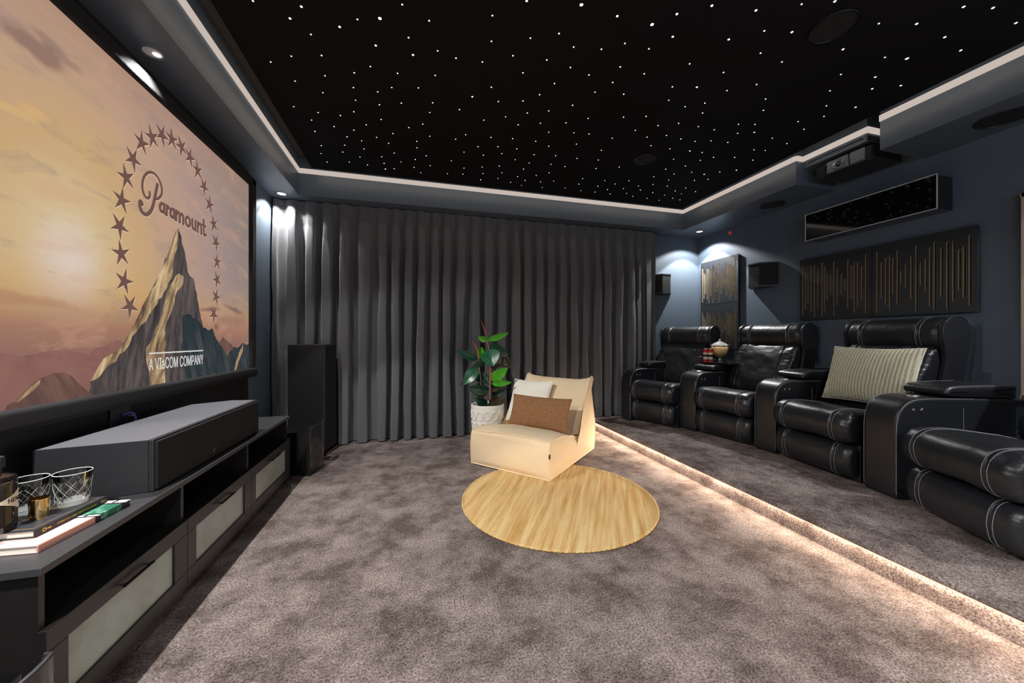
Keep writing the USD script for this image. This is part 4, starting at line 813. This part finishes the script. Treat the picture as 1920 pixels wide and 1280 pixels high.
acoustic(p1[0] - .002, p1[0] - pw, zb_, zt_, True, 'wide wall acoustic panel with slots, right one below the wall speaker')
acoustic(4.468, 3.822, 1.675, 2.300, False, 'upper of two stacked slotted acoustic panels in the far corner')
acoustic(4.468, 3.822, 1.045, 1.670, False, 'lower of two stacked slotted acoustic panels in the far corner')

# ------------------------------------------------------------------ wall speakers
ws = Thing('wall_speaker', 'glossy black centre speaker with silver edge mounted high on the right wall', 'speaker', (4.05, 2.36, 2.2))
x0 = 3.95
ws.part('body', rbox(x0 + .012, XR - .004, 1.872, 2.857, 2.205, 2.472, .008), M['gloss'])
ws.part('front_glass', rbox(x0 + .002, x0 + .014, 1.876, 2.853, 2.209, 2.468, .003), M['gloss'])
ed = [(1.870, 2.203), (2.859, 2.203), (2.859, 2.474), (1.870, 2.474)]
for k in range(4):
    (ya, za), (yb, zb2) = ed[k], ed[(k + 1) % 4]; ws.part('silver_edge', rbox(x0 - .001, x0 + .006, min(ya, yb) - .003, max(ya, yb) + .003, min(za, zb2) - .003, max(za, zb2) + .003, .0015), M['silverpaint'])
def surround(kind, label, pts, z0, z1):
    c = np.mean(pts, 0); t = Thing('surround_speaker', label, 'speaker', (*c, z0))
    pl = Polygon(pts); b = ext(pl.buffer(-.012).buffer(.008), z1 - z0 - .03); b.apply_translation([0, 0, z0 + .015]); t.part('body', b, M['grille'], smooth=30)
    for za in (z0, z1 - .016):
        m = ext(pl.buffer(-.008).buffer(.008), .016); m.apply_translation([0, 0, za]); t.part('cap', m, M['satin'], smooth=30)
    return t
surround(0, 'black wedge surround speaker on the right wall between the panels', [(4.150, 3.66), (3.97, 3.55), (3.97, 3.40), (4.150, 3.29)], 1.805, 2.095)
surround(1, 'black wedge surround speaker half hidden behind the curtain end', [(3.27, 4.568), (3.395, 4.40), (3.535, 4.40), (3.67, 4.568)], 1.825, 2.105)

# ------------------------------------------------------------------ projector
pj = Thing('projector', 'black ceiling projector hanging in the soffit recess', 'projector', (3.9, 2.38, 2.70))
pj.part('body', rbox(3.735, 4.10, 2.155, 2.600, 2.715, 2.835, .02), M['satin'])
pj.part('front_panel', rbox(3.722, 3.745, 2.33, 2.505, 2.722, 2.83, .008), M['proj_grey'])
pj.part('front_panel', rbox(3.722, 3.745, 2.205, 2.318, 2.722, 2.83, .008), M['proj_grey'])
pj.part('air_vent', rbox(3.726, 3.745, 2.160, 2.200, 2.727, 2.825, .004), M['grille'])
pj.part('air_vent', rbox(3.726, 3.745, 2.515, 2.595, 2.727, 2.815, .004), M['grille'])
def lensr(prof):
    m = lathe(prof, 32); m.apply_transform(trimesh.transformations.rotation_matrix(-math.pi / 2, [0, 1, 0])); m.apply_translation([3.722, 2.403, 2.772]); return m
pj.part('lens_ring', lensr([(.044, -.002), (.045, .010), (.041, .012), (.037, .006), (.034, .0), (.030, -.003)]), M['silver'])
pj.part('lens', lensr([(0, .006), (.012, .0045), (.022, .001), (.031, -.004)]), M['gloss'])
pj.part('mount', [tube([(3.92, 2.38, 2.83), (3.92, 2.38, 2.862)], .03, 16)], M['black'])
for y in (2.19, 2.57): pj.part('foot', lathe([(0, 0), (.014, 0), (.014, .012), (0, .012)], 16, (3.76, y, 2.705)), M['black'])

solo('sensor_light', lathe([(0, .0), (.016, .0), (.02, .004), (.02, .02), (0, .022)], 20).apply_transform(trimesh.transformations.rotation_matrix(-math.pi / 2, [0, 1, 0])).apply_translation([4.1535, 3.978, 2.622]), M['redspot'], 'small glowing red spot high on the right wall', 'indicator light')  # small disc on the wall that glows dim red
fp = Thing('framed_picture', 'framed picture on the right wall at the right edge of the photo', 'picture', (4.13, 1.0, 1.4))
fy1, fy0, fz0, fz1 = 1.525, .55, .757, 2.203
fp.part('backing', bx(4.118, 4.152, fy0, fy1, fz0, fz1), M['black'], smooth=False)
for q in ((fy0, fy1, fz0, fz0 + .03), (fy0, fy1, fz1 - .03, fz1), (fy1 - .03, fy1 - .004, fz0, fz1), (fy0, fy0 + .03, fz0, fz1)): fp.part('frame_bar', rbox(4.104, 4.119, *q, .002), M['tan_frame'])
fp.part('print', bx(4.114, 4.1175, fy0 + .02, fy1 - .02, fz0 + .02, fz1 - .02), M['art'], smooth=False)

# ------------------------------------------------------------------ round rug
rc, RR = np.array([1.02, 2.505]), .703
rg_ = Thing('round_rug', 'round golden woven jute rug on the dark carpet', 'rug', (*rc, 0))
rg_.part('weave', lathe([(RR - .012, .001), (RR - .012, .0085), (RR * .5, .0088), (0, .009)], 96, (*rc, 0)), M['jute'])
th_ = np.linspace(0, 2 * np.pi, 420, False)
bra = np.stack([rc[0] + (RR - .006) * np.cos(th_), rc[1] + (RR - .006) * np.sin(th_), np.full(420, .008) + .0012 * np.sin(th_ * 140)], 1)
rg_.part('braided_edge', tube(bra, .0078 + .0012 * np.cos(th_ * 140), 7, True), M['jute'])

# ------------------------------------------------------------------ lounge chair
co, ca = (.794, 3.090, .0095), 42.5
ch_ = Thing('lounge_chair', 'low beige canvas bean lounge chair on the round rug', 'lounge chair', co, ca)
HW = .412
OC = smooth_loop([(.0, .0), (-.005, .0), (-.018, .09), (-.016, .20), (.0, .305), (.0, .305), (.12, .318), (.30, .308), (.46, .282), (.58, .262), (.66, .30), (.73, .44), (.80, .57), (.875, .70), (.93, .745), (.985, .735), (1.02, .66), (1.05, .50), (1.075, .32), (1.085, .14), (1.05, .0), (1.05, .0), (.5, .0)], 170, 2)
OC[:, 1] = np.maximum(OC[:, 1], 0)
def dc(s, q, O):
    f = abs(q) / HW; P = np.stack([O[:, 0] * 4, np.full(len(O), q * 4), O[:, 1] * 4], -1)
    cush = np.where((O[:, 1] < .02), 0, 1)
    return cush * (.012 * (meshkit.fbm(P, 3, 21) - .5) * 2 + .020 * (1 - f ** 2.2) * np.where(O[:, 1] > .28, 1, .7))
def sc_(q, O):
    f = abs(q) / HW; top = np.clip((O[:, 1] - .52) / .22, 0, 1)
    sad = np.exp(-((O[:, 0] - .58) / .20) ** 2) * (O[:, 1] < .42) * (O[:, 1] > .2)
    return np.stack([0 * top, .042 * top * f ** 5 - .018 * top * (1 - f ** 2) - .038 * sad * f ** 4 - .004 * sad], 1)
qc = np.r_[-HW, -HW + .003, -HW + .012, np.linspace(-HW + .03, HW - .03, 34), HW - .012, HW - .003, HW]
def insc(q):
    f = (HW - abs(q)); return 1.0 if f > .011 else (.996 if f > .002 else .985)
body = sweep(OC, qc, inset=insc, disp=dc, shift=sc_)
V = body.vertices; side = np.clip(1 - (np.linalg.norm((V[:, [0, 2]] - [.45, .2]) / [.62, .3], axis=1)), 0, 1)
V[:, 1] *= 1 - .10 * np.clip((V[:, 2] - .30) / .40, 0, 1) * np.clip((.75 - V[:, 2]) / .12, 0, 1)
tpf = np.clip((V[:, 2] - .40) / .33, 0, 1); V[:, 1] = V[:, 1] * (1 - .08 * tpf) - .045 * tpf
body.vertices = V
ch_.part('body', body, M['beige'], world=False, smooth=50)
# domed side panels
for sg in (-1, 1):
    kq = HW - .004; RR_ = OC + normals2(OC) * dc(None, kq, OC)[:, None] + sc_(kq, OC); pl = Polygon(RR_).buffer(0).buffer(-.010); pts = []; r_ = np.random.RandomState(4)
    ring = np.array(pl.exterior.coords)[:-1]
    lev = []; cc = np.array([.50, .17])
    for k, f in enumerate(np.linspace(1, .02, 12)):
        R = cc + (ring - cc) * f; yv = HW * (1 - .10 * np.clip((R[:, 1] - .30) / .40, 0, 1) * np.clip((.75 - R[:, 1]) / .12, 0, 1)) + .030 * (1 - f ** 2) ** .8 + .006 * (meshkit.fbm(np.c_[R * 5, np.full(len(R), 9.)], 3, 2) - .5) - .002
        lev.append(np.c_[R[:, 0], sg * yv, R[:, 1]])
    n = len(ring); i, j = np.meshgrid(np.arange(11), np.arange(n), indexing='ij'); q = np.stack([i * n + j, i * n + (j + 1) % n, (i + 1) * n + (j + 1) % n, (i + 1) * n + j], -1).reshape(-1, 4)
    LV = np.vstack(lev); tpf = np.clip((LV[:, 2] - .40) / .33, 0, 1); LV[:, 1] = LV[:, 1] * (1 - .08 * tpf) - .045 * tpf
    m = trimesh.Trimesh(LV, np.vstack([q[:, [0, 1, 2]], q[:, [0, 2, 3]]]), process=False)
    if sg > 0: m.invert()
    if m.face_normals[:, 1].mean() * sg < 0: m.invert()
    ch_.part('side_panel', m, M['beige'], world=False, smooth=60)
    kq = HW - .004
    R = OC + normals2(OC) * dc(None, kq, OC)[:, None] + sc_(kq, OC); ys = kq * (1 - .10 * np.clip((R[:, 1] - .30) / .40, 0, 1) * np.clip((.75 - R[:, 1]) / .12, 0, 1))
    tpf = np.clip((R[:, 1] - .40) / .33, 0, 1)
    ch_.part('piping', tube(np.c_[R[:, 0], sg * ys * (1 - .08 * tpf) - .045 * tpf, np.maximum(R[:, 1], .004)], .0062, 6, True), M['beige'], world=False)
kk = int(np.argmin(np.abs(OC[:, 0] - .004) + np.abs(OC[:, 1] - .306)))
def across(k, off=.002):
    Pp = []
    for q in np.linspace(-HW, HW, 40):
        R = (OC + normals2(OC) * (dc(None, q, OC) + off)[:, None] + sc_(q, OC))[k]; Pp.append([R[0], q, max(R[1], .004)])
    return np.array(Pp)
ch_.part('piping', tube(across(kk), .0062, 6), M['beige'], world=False)
kb = int(np.argmin(np.abs(OC[:, 0]) + np.abs(OC[:, 1]))); ch_.part('piping', tube(across(kb, .004), .0062, 6), M['beige'], world=False)
ch_.part('tag', rbox(-.026, -.010, -HW - .009, -HW + .001, .185, .222, .002), M['black'], world=False)
bvec, wvec = np.array([math.cos(math.radians(ca)), math.sin(math.radians(ca)), 0]), np.array([-math.sin(math.radians(ca)), math.cos(math.radians(ca)), 0])
def cp(t, q, z): return np.array([co[0], co[1], 0]) + t * bvec + q * wvec + [0, 0, z]
solo_cushion('square_cushion', 'cream square cushion leaning on the lounge chair back', 'cushion', .47, .47, .13, frame_m(cp(.685, .180, .515), -wvec, np.array([0, 0, 1]) + .45 * bvec), M['cream'], M['cream'], 4)
solo_cushion('lumbar_cushion', 'tan boucle rectangular cushion at the front of the lounge chair', 'cushion', .66, .325, .14, frame_m(cp(.505, -.035, .445), -wvec, np.array([0, 0, 1]) + .40 * bvec), M['tan'], M['tan'], 6)

# ------------------------------------------------------------------ potted rubber plant
pc_ = np.array([.775, 3.925, 0])
pot = Thing('potted_plant', 'rubber plant in a white embossed pot beside the lounge chair', 'plant', pc_)
pot.part('pot', lathe([(0, 0), (.125, 0), (.140, .012), (.160, .12), (.176, .30), (.183, .44), (.183, .462), (.176, .466), (.169, .458), (.166, .42), (.0, .42)], 48, pc_), M['white_pot'])
for zc in (.36, .235):
    for k in range(14):
        g = (k + (.5 if zc < .3 else 0)) * 2 * math.pi / 14; rr = np.interp(zc, [.12, .30, .44], [.160, .176, .183]) + .001
        tt = np.linspace(0, 2 * np.pi, 28, False); P = np.stack([.034 * np.cos(tt), .045 * np.sin(tt)], 1)
        pp = [[pc_[0] + np.interp(zc + b, [.12, .30, .44], [.161, .177, .184]) * math.cos(g + a_ / rr), pc_[1] + np.interp(zc + b, [.12, .30, .44], [.161, .177, .184]) * math.sin(g + a_ / rr), zc + b] for a_, b in P]
        pot.part('embossed_ring', tube(pp, .0062, 5, True), M['white_pot'])
pot.part('soil', lathe([(0, .437), (.08, .435), (.167, .428)], 32, pc_), M['soil'])
fwd, rgt, upv = np.array([S, C, 0]), np.array([C, -S, 0]), np.array([0, 0, 1.])
D0 = pc_[0] * S + pc_[1] * C
def pp(x, y, dd=0.):
    px, py = 850 + x / 7.317, 595 + y / 7.317; d = D0 + dd
    return np.array([d * (S + (px - 960) / F * C), d * (C - (px - 960) / F * S), EYE + d * (CY - py) / F])
K1 = D0 / F / 7.317
def stem(P, r0, r1, mtl, name):
    Q = curve([pp(*q) for q in P]); return pot.part(name, tube(Q, np.linspace(r0, r1, len(Q)), 7), mtl)
stem([(500, 1215, .02), (500, 1140, .01), (504, 880, 0), (508, 650, .0), (490, 450, .0), (465, 330, 0), (445, 235, 0)], .008, .005, M['stem'], 'stem')
stem([(385, 1235, .03), (384, 1100, .03), (380, 890, .03), (352, 650, .03), (345, 560, .03)], .008, .005, M['stem'], 'stem')
stem([(446, 240, 0), (420, 150, 0), (398, 80, 0), (374, 42, 0)], .0065, .0015, M['sheath'], 'leaf_sheath')
stem([(345, 568, .03), (335, 470, .03), (305, 375, .03), (264, 333, .03)], .0065, .0015, M['sheath'], 'leaf_sheath')
stem([(507, 900, -.004), (509, 770, -.004), (508, 655, -.004)], .008, .005, M['sheath'], 'leaf_sheath')
def leaf(b, t, w, mtl, roll=0., droop=.0, fold=.25, bd=0., td=0., curl=0.):
    B, T = pp(*b, bd), pp(*t, td); ax = T - B; L = np.linalg.norm(ax); ax /= L
    view = -fwd; side = np.cross(view, ax); side /= np.linalg.norm(side); nrm = np.cross(ax, side)
    r = math.radians(roll); sd = side * math.cos(r) + nrm * math.sin(r); nn = np.cross(ax, sd)
    hw = w * K1 / 2; U = np.linspace(0, 1, 15); Vv = np.linspace(-1, 1, 9)
    prof = (np.sin(np.pi * U ** .85)) ** .75 * (1 - .25 * U); prof /= prof.max(); prof[0] = .03; prof[-1] = .0
    G = []
    for u, p in zip(U, prof):
        c = B + ax * L * u + nn * (droop * L * (u * (1 - u)) * 2) 
        for v in Vv: G.append(c + sd * hw * p * v + nn * (abs(v) * fold * hw * p * 1.0 - curl * hw * p * v * v))
    n = len(Vv); i, j = np.meshgrid(np.arange(14), np.arange(8), indexing='ij'); q = np.stack([i * n + j, (i + 1) * n + j, (i + 1) * n + j + 1, i * n + j + 1], -1).reshape(-1, 4)
    m = trimesh.Trimesh(np.array(G), np.vstack([q[:, [0, 1, 2]], q[:, [0, 2, 3]]]), process=False)
    lp = pot.part('leaf', m, mtl, smooth=80)
    Pm = np.array([B + ax * L * u + nn * (droop * L * (u * (1 - u)) * 2 + .0012) for u in np.linspace(0, .96, 12)])
    pot.part('midrib', tube(Pm, np.linspace(.0022, .0008, 12), 5), M['leaf_mid'] if mtl is not M['leaf_bright'] else M['leaf_bright'], parent=lp)
D, Bq, Md, Br = M['leaf_dark'], M['leaf_bright'], M['leaf_mid'], M['leaf_brown']
leaf((470, 310), (765, 205), 92, Bq, 18, .10, .3, 0, -.03); leaf((468, 315), (335, 255), 95, Bq, -20, .10, .3, 0, -.06)
leaf((490, 385), (742, 485), 165, D, 15, .12, .3, .02, .05); leaf((486, 450), (552, 672), 262, Md, 0, .10, .22, -.02, -.12)
leaf((335, 575), (45, 462), 125, D, 10, .10, .3, .03, .0); leaf((350, 565), (392, 402), 120, Bq, 25, .05, .3, .06, .12)
leaf((430, 590), (235, 690), 95, D, -25, .08, .3, .0, -.10); leaf((330, 690), (138, 928), 165, Md, 8, .16, .3, .03, -.04)
leaf((340, 700), (85, 938), 70, D, -20, .12, .3, .06, .04); leaf((640, 560), (762, 490), 26, Br, 0, .0, .2, .03, .03)
leaf((690, 520), (782, 695), 120, Br, 12, .15, .3, .06, .03); leaf((560, 705), (735, 622), 88, Br, 10, .08, .3, .05, .08)
leaf((524, 862), (746, 688), 150, Bq, 0, .05, .22, -.02, -.10); leaf((524, 905), (806, 888), 92, Bq, 12, .05, .28, -.02, -.08)
leaf((500, 915), (395, 760), 130, D, 8, .06, .3, .03, .08); leaf((492, 1000), (185, 955), 150, D, -8, .12, .3, 0, -.12)
leaf((470, 1050), (208, 990), 110, Br, 12, .10, .3, .02, -.04); leaf((462, 1190), (288, 1098), 120, D, -5, .12, .3, 0, -.10)
leaf((490, 1175), (658, 1088), 100, Br, 10, .10, .3, .0, -.06); leaf((545, 1215), (720, 1138), 80, Br, -15, .10, .3, .03, .04)
leaf((440, 1235), (560, 1180), 85, Br, 0, .06, .3, -.06, -.12); leaf((522, 1092), (760, 945), 34, D, 30, .06, .3, .03, .02)
leaf((508, 1005), (695, 928), 70, Br, 18, .06, .3, .03, .05); leaf((500, 960), (640, 820), 110, D, 20, .06, .3, .07, .12)
leaf((400, 860), (300, 800), 110, D, 10, .06, .3, .08, .10); leaf((515, 780), (600, 690), 110, D, 0, .05, .3, .08, .10); leaf((400, 1010), (330, 900), 110, D, 0, .05, .3, .08, .10)

# ------------------------------------------------------------------ books, glasses and bottle on the cabinet
def book(name, label, c, w, l, t, z, rz, cover, spine):
    """c: near right corner; the spine faces the room"""
    th = Thing(name, label, 'book', (*c, z), rz)
    th.part('cover', rbox(-w, -.0, 0, l, 0, .003, .001), cover, world=False); th.part('cover', rbox(-w, -.0, 0, l, t - .003, t, .001), cover, world=False)
    th.part('spine', rbox(-.004, .001, 0, l, 0, t, .0012), spine, world=False)
    th.part('pages', bx(-w + .006, -.004, .004, l - .004, .003, t - .003), M['paper'], world=False, smooth=False)
    return th
bz = ch
b1 = book('pink_book', 'pink and white book with a green patterned band, under the black book', (-1.079, 1.396), .235, .312, .023, bz + .0003, 5.4 - 10.5, M['pink'], M['pink_spine'])
for k, (a0_, a1_, mt) in enumerate(((.175, .195, 'black'), (.195, .275, 'green'), (.275, .310, 'black'))):
    b1.part('printed_band', bx(-.234, .0012, a0_, a1_, .0228, .0236), M[mt], world=False, smooth=False); b1.part('printed_band', bx(.0008, .0016, a0_, a1_, .0005, .0232), M[mt], world=False, smooth=False)
for a0_ in (.180, .286, .299): 
    for xx in (-.03, -.075, -.12): b1.part('white_patch', rbox(xx, xx + .036, a0_, a0_ + .010, .0234, .0240, .0002), M['whiteink'], world=False)
def spine_text(th, txt, h, y, z, mt, name='lettering', bold=False):
    m = meshkit.text_mesh(txt, h, .0006, bold); V = m.vertices.copy(); m.vertices = np.stack([V[:, 2] + .0011, y + V[:, 0], z + V[:, 1]], 1); m.fix_normals(); th.part(name, m, M[mt], world=False, smooth=False)
b2 = book('black_book', 'dark navy cocktail book with gold spine lettering on top of the pink book', (-1.128, 1.4500), .225, .250, .0225, bz + .0245, -3.0, M['navy'], M['black'])
tmw = meshkit.text_mesh('DOWNTON ABBEY COCKTAIL BOOK', .0072, .0006).bounds[1, 0]
spine_text(b2, 'DOWNTON ABBEY COCKTAIL BOOK', .0072 * .140 / tmw, .065, .008, 'goldink')
ky = unary_union([Point(.026, .0115).buffer(.006).difference(Point(.026, .0115).buffer(.0035)), sbox(.031, .0103, .048, .0127), sbox(.043, .008, .0455, .011), sbox(.039, .008, .041, .011)])
for off in (0, ):
    m = ext(ky, .0006); V = m.vertices.copy(); m.vertices = np.stack([V[:, 2] + .0011, V[:, 0], V[:, 1]], 1); m.fix_normals(); b2.part('key_emblem', m, M['goldink'], world=False, smooth=False)
m = ext(affinity.scale(affinity.translate(ky, .200, 0), .7, .7), .0006); V = m.vertices.copy(); m.vertices = np.stack([V[:, 2] + .0011, V[:, 0], V[:, 1]], 1); m.fix_normals(); b2.part('key_emblem', m, M['goldink'], world=False, smooth=False)
fr_ = sbox(-.212, .014, -.014, .236).difference(sbox(-.2105, .0155, -.0155, .2345))
m = ext(fr_, .0005); m.apply_translation([0, 0, .0225]); b2.part('gold_border', m, M['goldink'], world=False, smooth=False)
orn = unary_union([Point(-.11 + .055 * math.cos(k * math.pi / 6) * (1 if k % 2 else .6), .13 + .075 * math.sin(k * math.pi / 6) * (1 if k % 2 else .6)).buffer(.012).difference(Point(-.11 + .055 * math.cos(k * math.pi / 6) * (1 if k % 2 else .6), .13 + .075 * math.sin(k * math.pi / 6) * (1 if k % 2 else .6)).buffer(.010)) for k in range(12)])
m = ext(orn, .0005); m.apply_translation([0, 0, .0225]); b2.part('gold_ornament', m, M['goldink'], world=False, smooth=False)
zt2 = bz + .0245 + .0225 + .0006
def tumbler(x, y, label, rot=0):
    th = Thing('cut_glass_tumbler', label, 'glass', (x, y, zt2), rot)
    H_, rb, rt = .112, .038, .0485; n = 96; zz = np.linspace(0, H_, 30); rings = []
    g = np.arange(n) * 2 * np.pi / n
    for z in zz:
        r = rb + (rt - rb) * (z / H_) ** .85
        k = np.clip((z - .008) / .01, 0, 1) * np.clip((.088 - z) / .01, 0, 1)
        cutd = np.minimum(np.abs(((g * 9 / (2 * np.pi) + z / .045) % 1) - .5), np.abs(((g * 9 / (2 * np.pi) - z / .045) % 1) - .5)) * 2
        rings.append(np.stack([(r - k * .0020 * np.clip(1 - cutd / .18, 0, 1)) * np.cos(g), (r - k * .0020 * np.clip(1 - cutd / .18, 0, 1)) * np.sin(g), np.full(n, z)], 1))
    for z in zz[::-1]:
        zi = max(z, .016); r = rb + (rt - rb) * (zi / H_) ** .85 - .0032
        rings.append(np.stack([r * np.cos(g), r * np.sin(g), np.full(n, zi if z > .0 else .016)], 1))
        if z <= .0161: break
    k = len(rings); i, j = np.meshgrid(np.arange(k - 1), np.arange(n), indexing='ij'); q = np.stack([i * n + j, i * n + (j + 1) % n, (i + 1) * n + (j + 1) % n, (i + 1) * n + j], -1).reshape(-1, 4)
    V = np.vstack(rings + [[[0, 0, 0]], [[0, 0, .016]]]); e = []
    for s in range(n): e += [[k * n, (s + 1) % n, s], [k * n + 1, (k - 1) * n + s, (k - 1) * n + (s + 1) % n]]
    m = trimesh.Trimesh(V, np.vstack([q[:, [0, 1, 2]], q[:, [0, 2, 3]], e]), process=False)
    if m.volume < 0: m.invert()
    th.part('glass_body', m, M['glass'], world=False, smooth=25)
    for sg in (-1, 1):
        for k in range(9):
            zc = np.linspace(.014, .086, 26); gg_ = sg * (zc / .045) * (2 * np.pi / 9) + k * 2 * np.pi / 9; rr = rb + (rt - rb) * (zc / H_) ** .85 + .0002
            th.part('cut_line', tube(np.c_[rr * np.cos(gg_), rr * np.sin(gg_), zc], .0007, 5), M['cutglass_glint'], world=False)
    th.part('rim', tube(np.c_[(rt - .0015) * np.cos(g), (rt - .0015) * np.sin(g), np.full(n, H_)], .0015, 6, True), M['cutglass_glint'], world=False)  # whitish tube painted as the highlight on the glass edge
    th.part('thick_base', lathe([(0, .001), (rb - .002, .001), (rb - .001, .015), (0, .0155)], 40), M['cutglass_glint'], world=False)
tumbler(-1.183, 1.655, 'cut glass tumbler on the right, standing on the black book'); tumbler(-1.272, 1.612, 'cut glass tumbler on the left, partly behind the gold measure', 17)
jg = np.array([-1.197, 1.553, zt2]); jt = Thing('gold_measure', 'small shiny gold spirit measure in front of the left tumbler', 'measuring cup', jg)
jt.part('cup', lathe([(0, 0), (.0205, 0), (.0215, .002), (.0235, .062), (.0240, .063), (.0230, .064), (.0210, .004), (0, .003)], 40, jg), M['gold'])
bt = np.array([-1.240, 1.468, zt2]); btl = Thing('dark_bottle', 'dark spirit bottle with a cream diamond label at the left edge', 'bottle', bt)
btl.part('body', lathe([(0, 0), (.040, 0), (.045, .004), (.046, .02), (.046, .150), (.0455, .158), (.042, .166), (.030, .172), (.018, .176), (.017, .195), (0, .195)], 48, bt), M['bottle'])
btl.part('cap', lathe([(.0, .192), (.021, .192), (.0225, .195), (.0225, .222), (.020, .226), (0, .227)], 36, bt), M['black'])
lc = math.radians(40); gg, hh = [], []
nu, nv = 40, 9
LG = []
for i in range(nu + 1):
    u = -1 + 2 * i / nu; h = .036 * (1 - abs(u)) ** 1.35 + .0006
    for j in range(nv): z = .092 + h * (-1 + 2 * j / (nv - 1)); g = lc + u * 1.62; LG.append([bt[0] + .0464 * math.cos(g), bt[1] + .0464 * math.sin(g), bt[2] + z])
i, j = np.meshgrid(np.arange(nu), np.arange(nv - 1), indexing='ij'); q = np.stack([i * nv + j, (i + 1) * nv + j, (i + 1) * nv + j + 1, i * nv + j + 1], -1).reshape(-1, 4)
lb = btl.part('label', trimesh.Trimesh(np.array(LG), np.vstack([q[:, [0, 1, 2]], q[:, [0, 2, 3]]]), process=False), M['label'])
m = meshkit.text_mesh('HEND', .0125, .0005, True); m = m.subdivide(); V = m.vertices.copy(); g = lc - .98 + V[:, 0] / .0466 * .92
m.vertices = np.stack([bt[0] + (.0466 + V[:, 2]) * np.cos(g), bt[1] + (.0466 + V[:, 2]) * np.sin(g), bt[2] + .087 + V[:, 1]], 1); btl.part('lettering', m, M['darkink'], parent=lb, smooth=False)
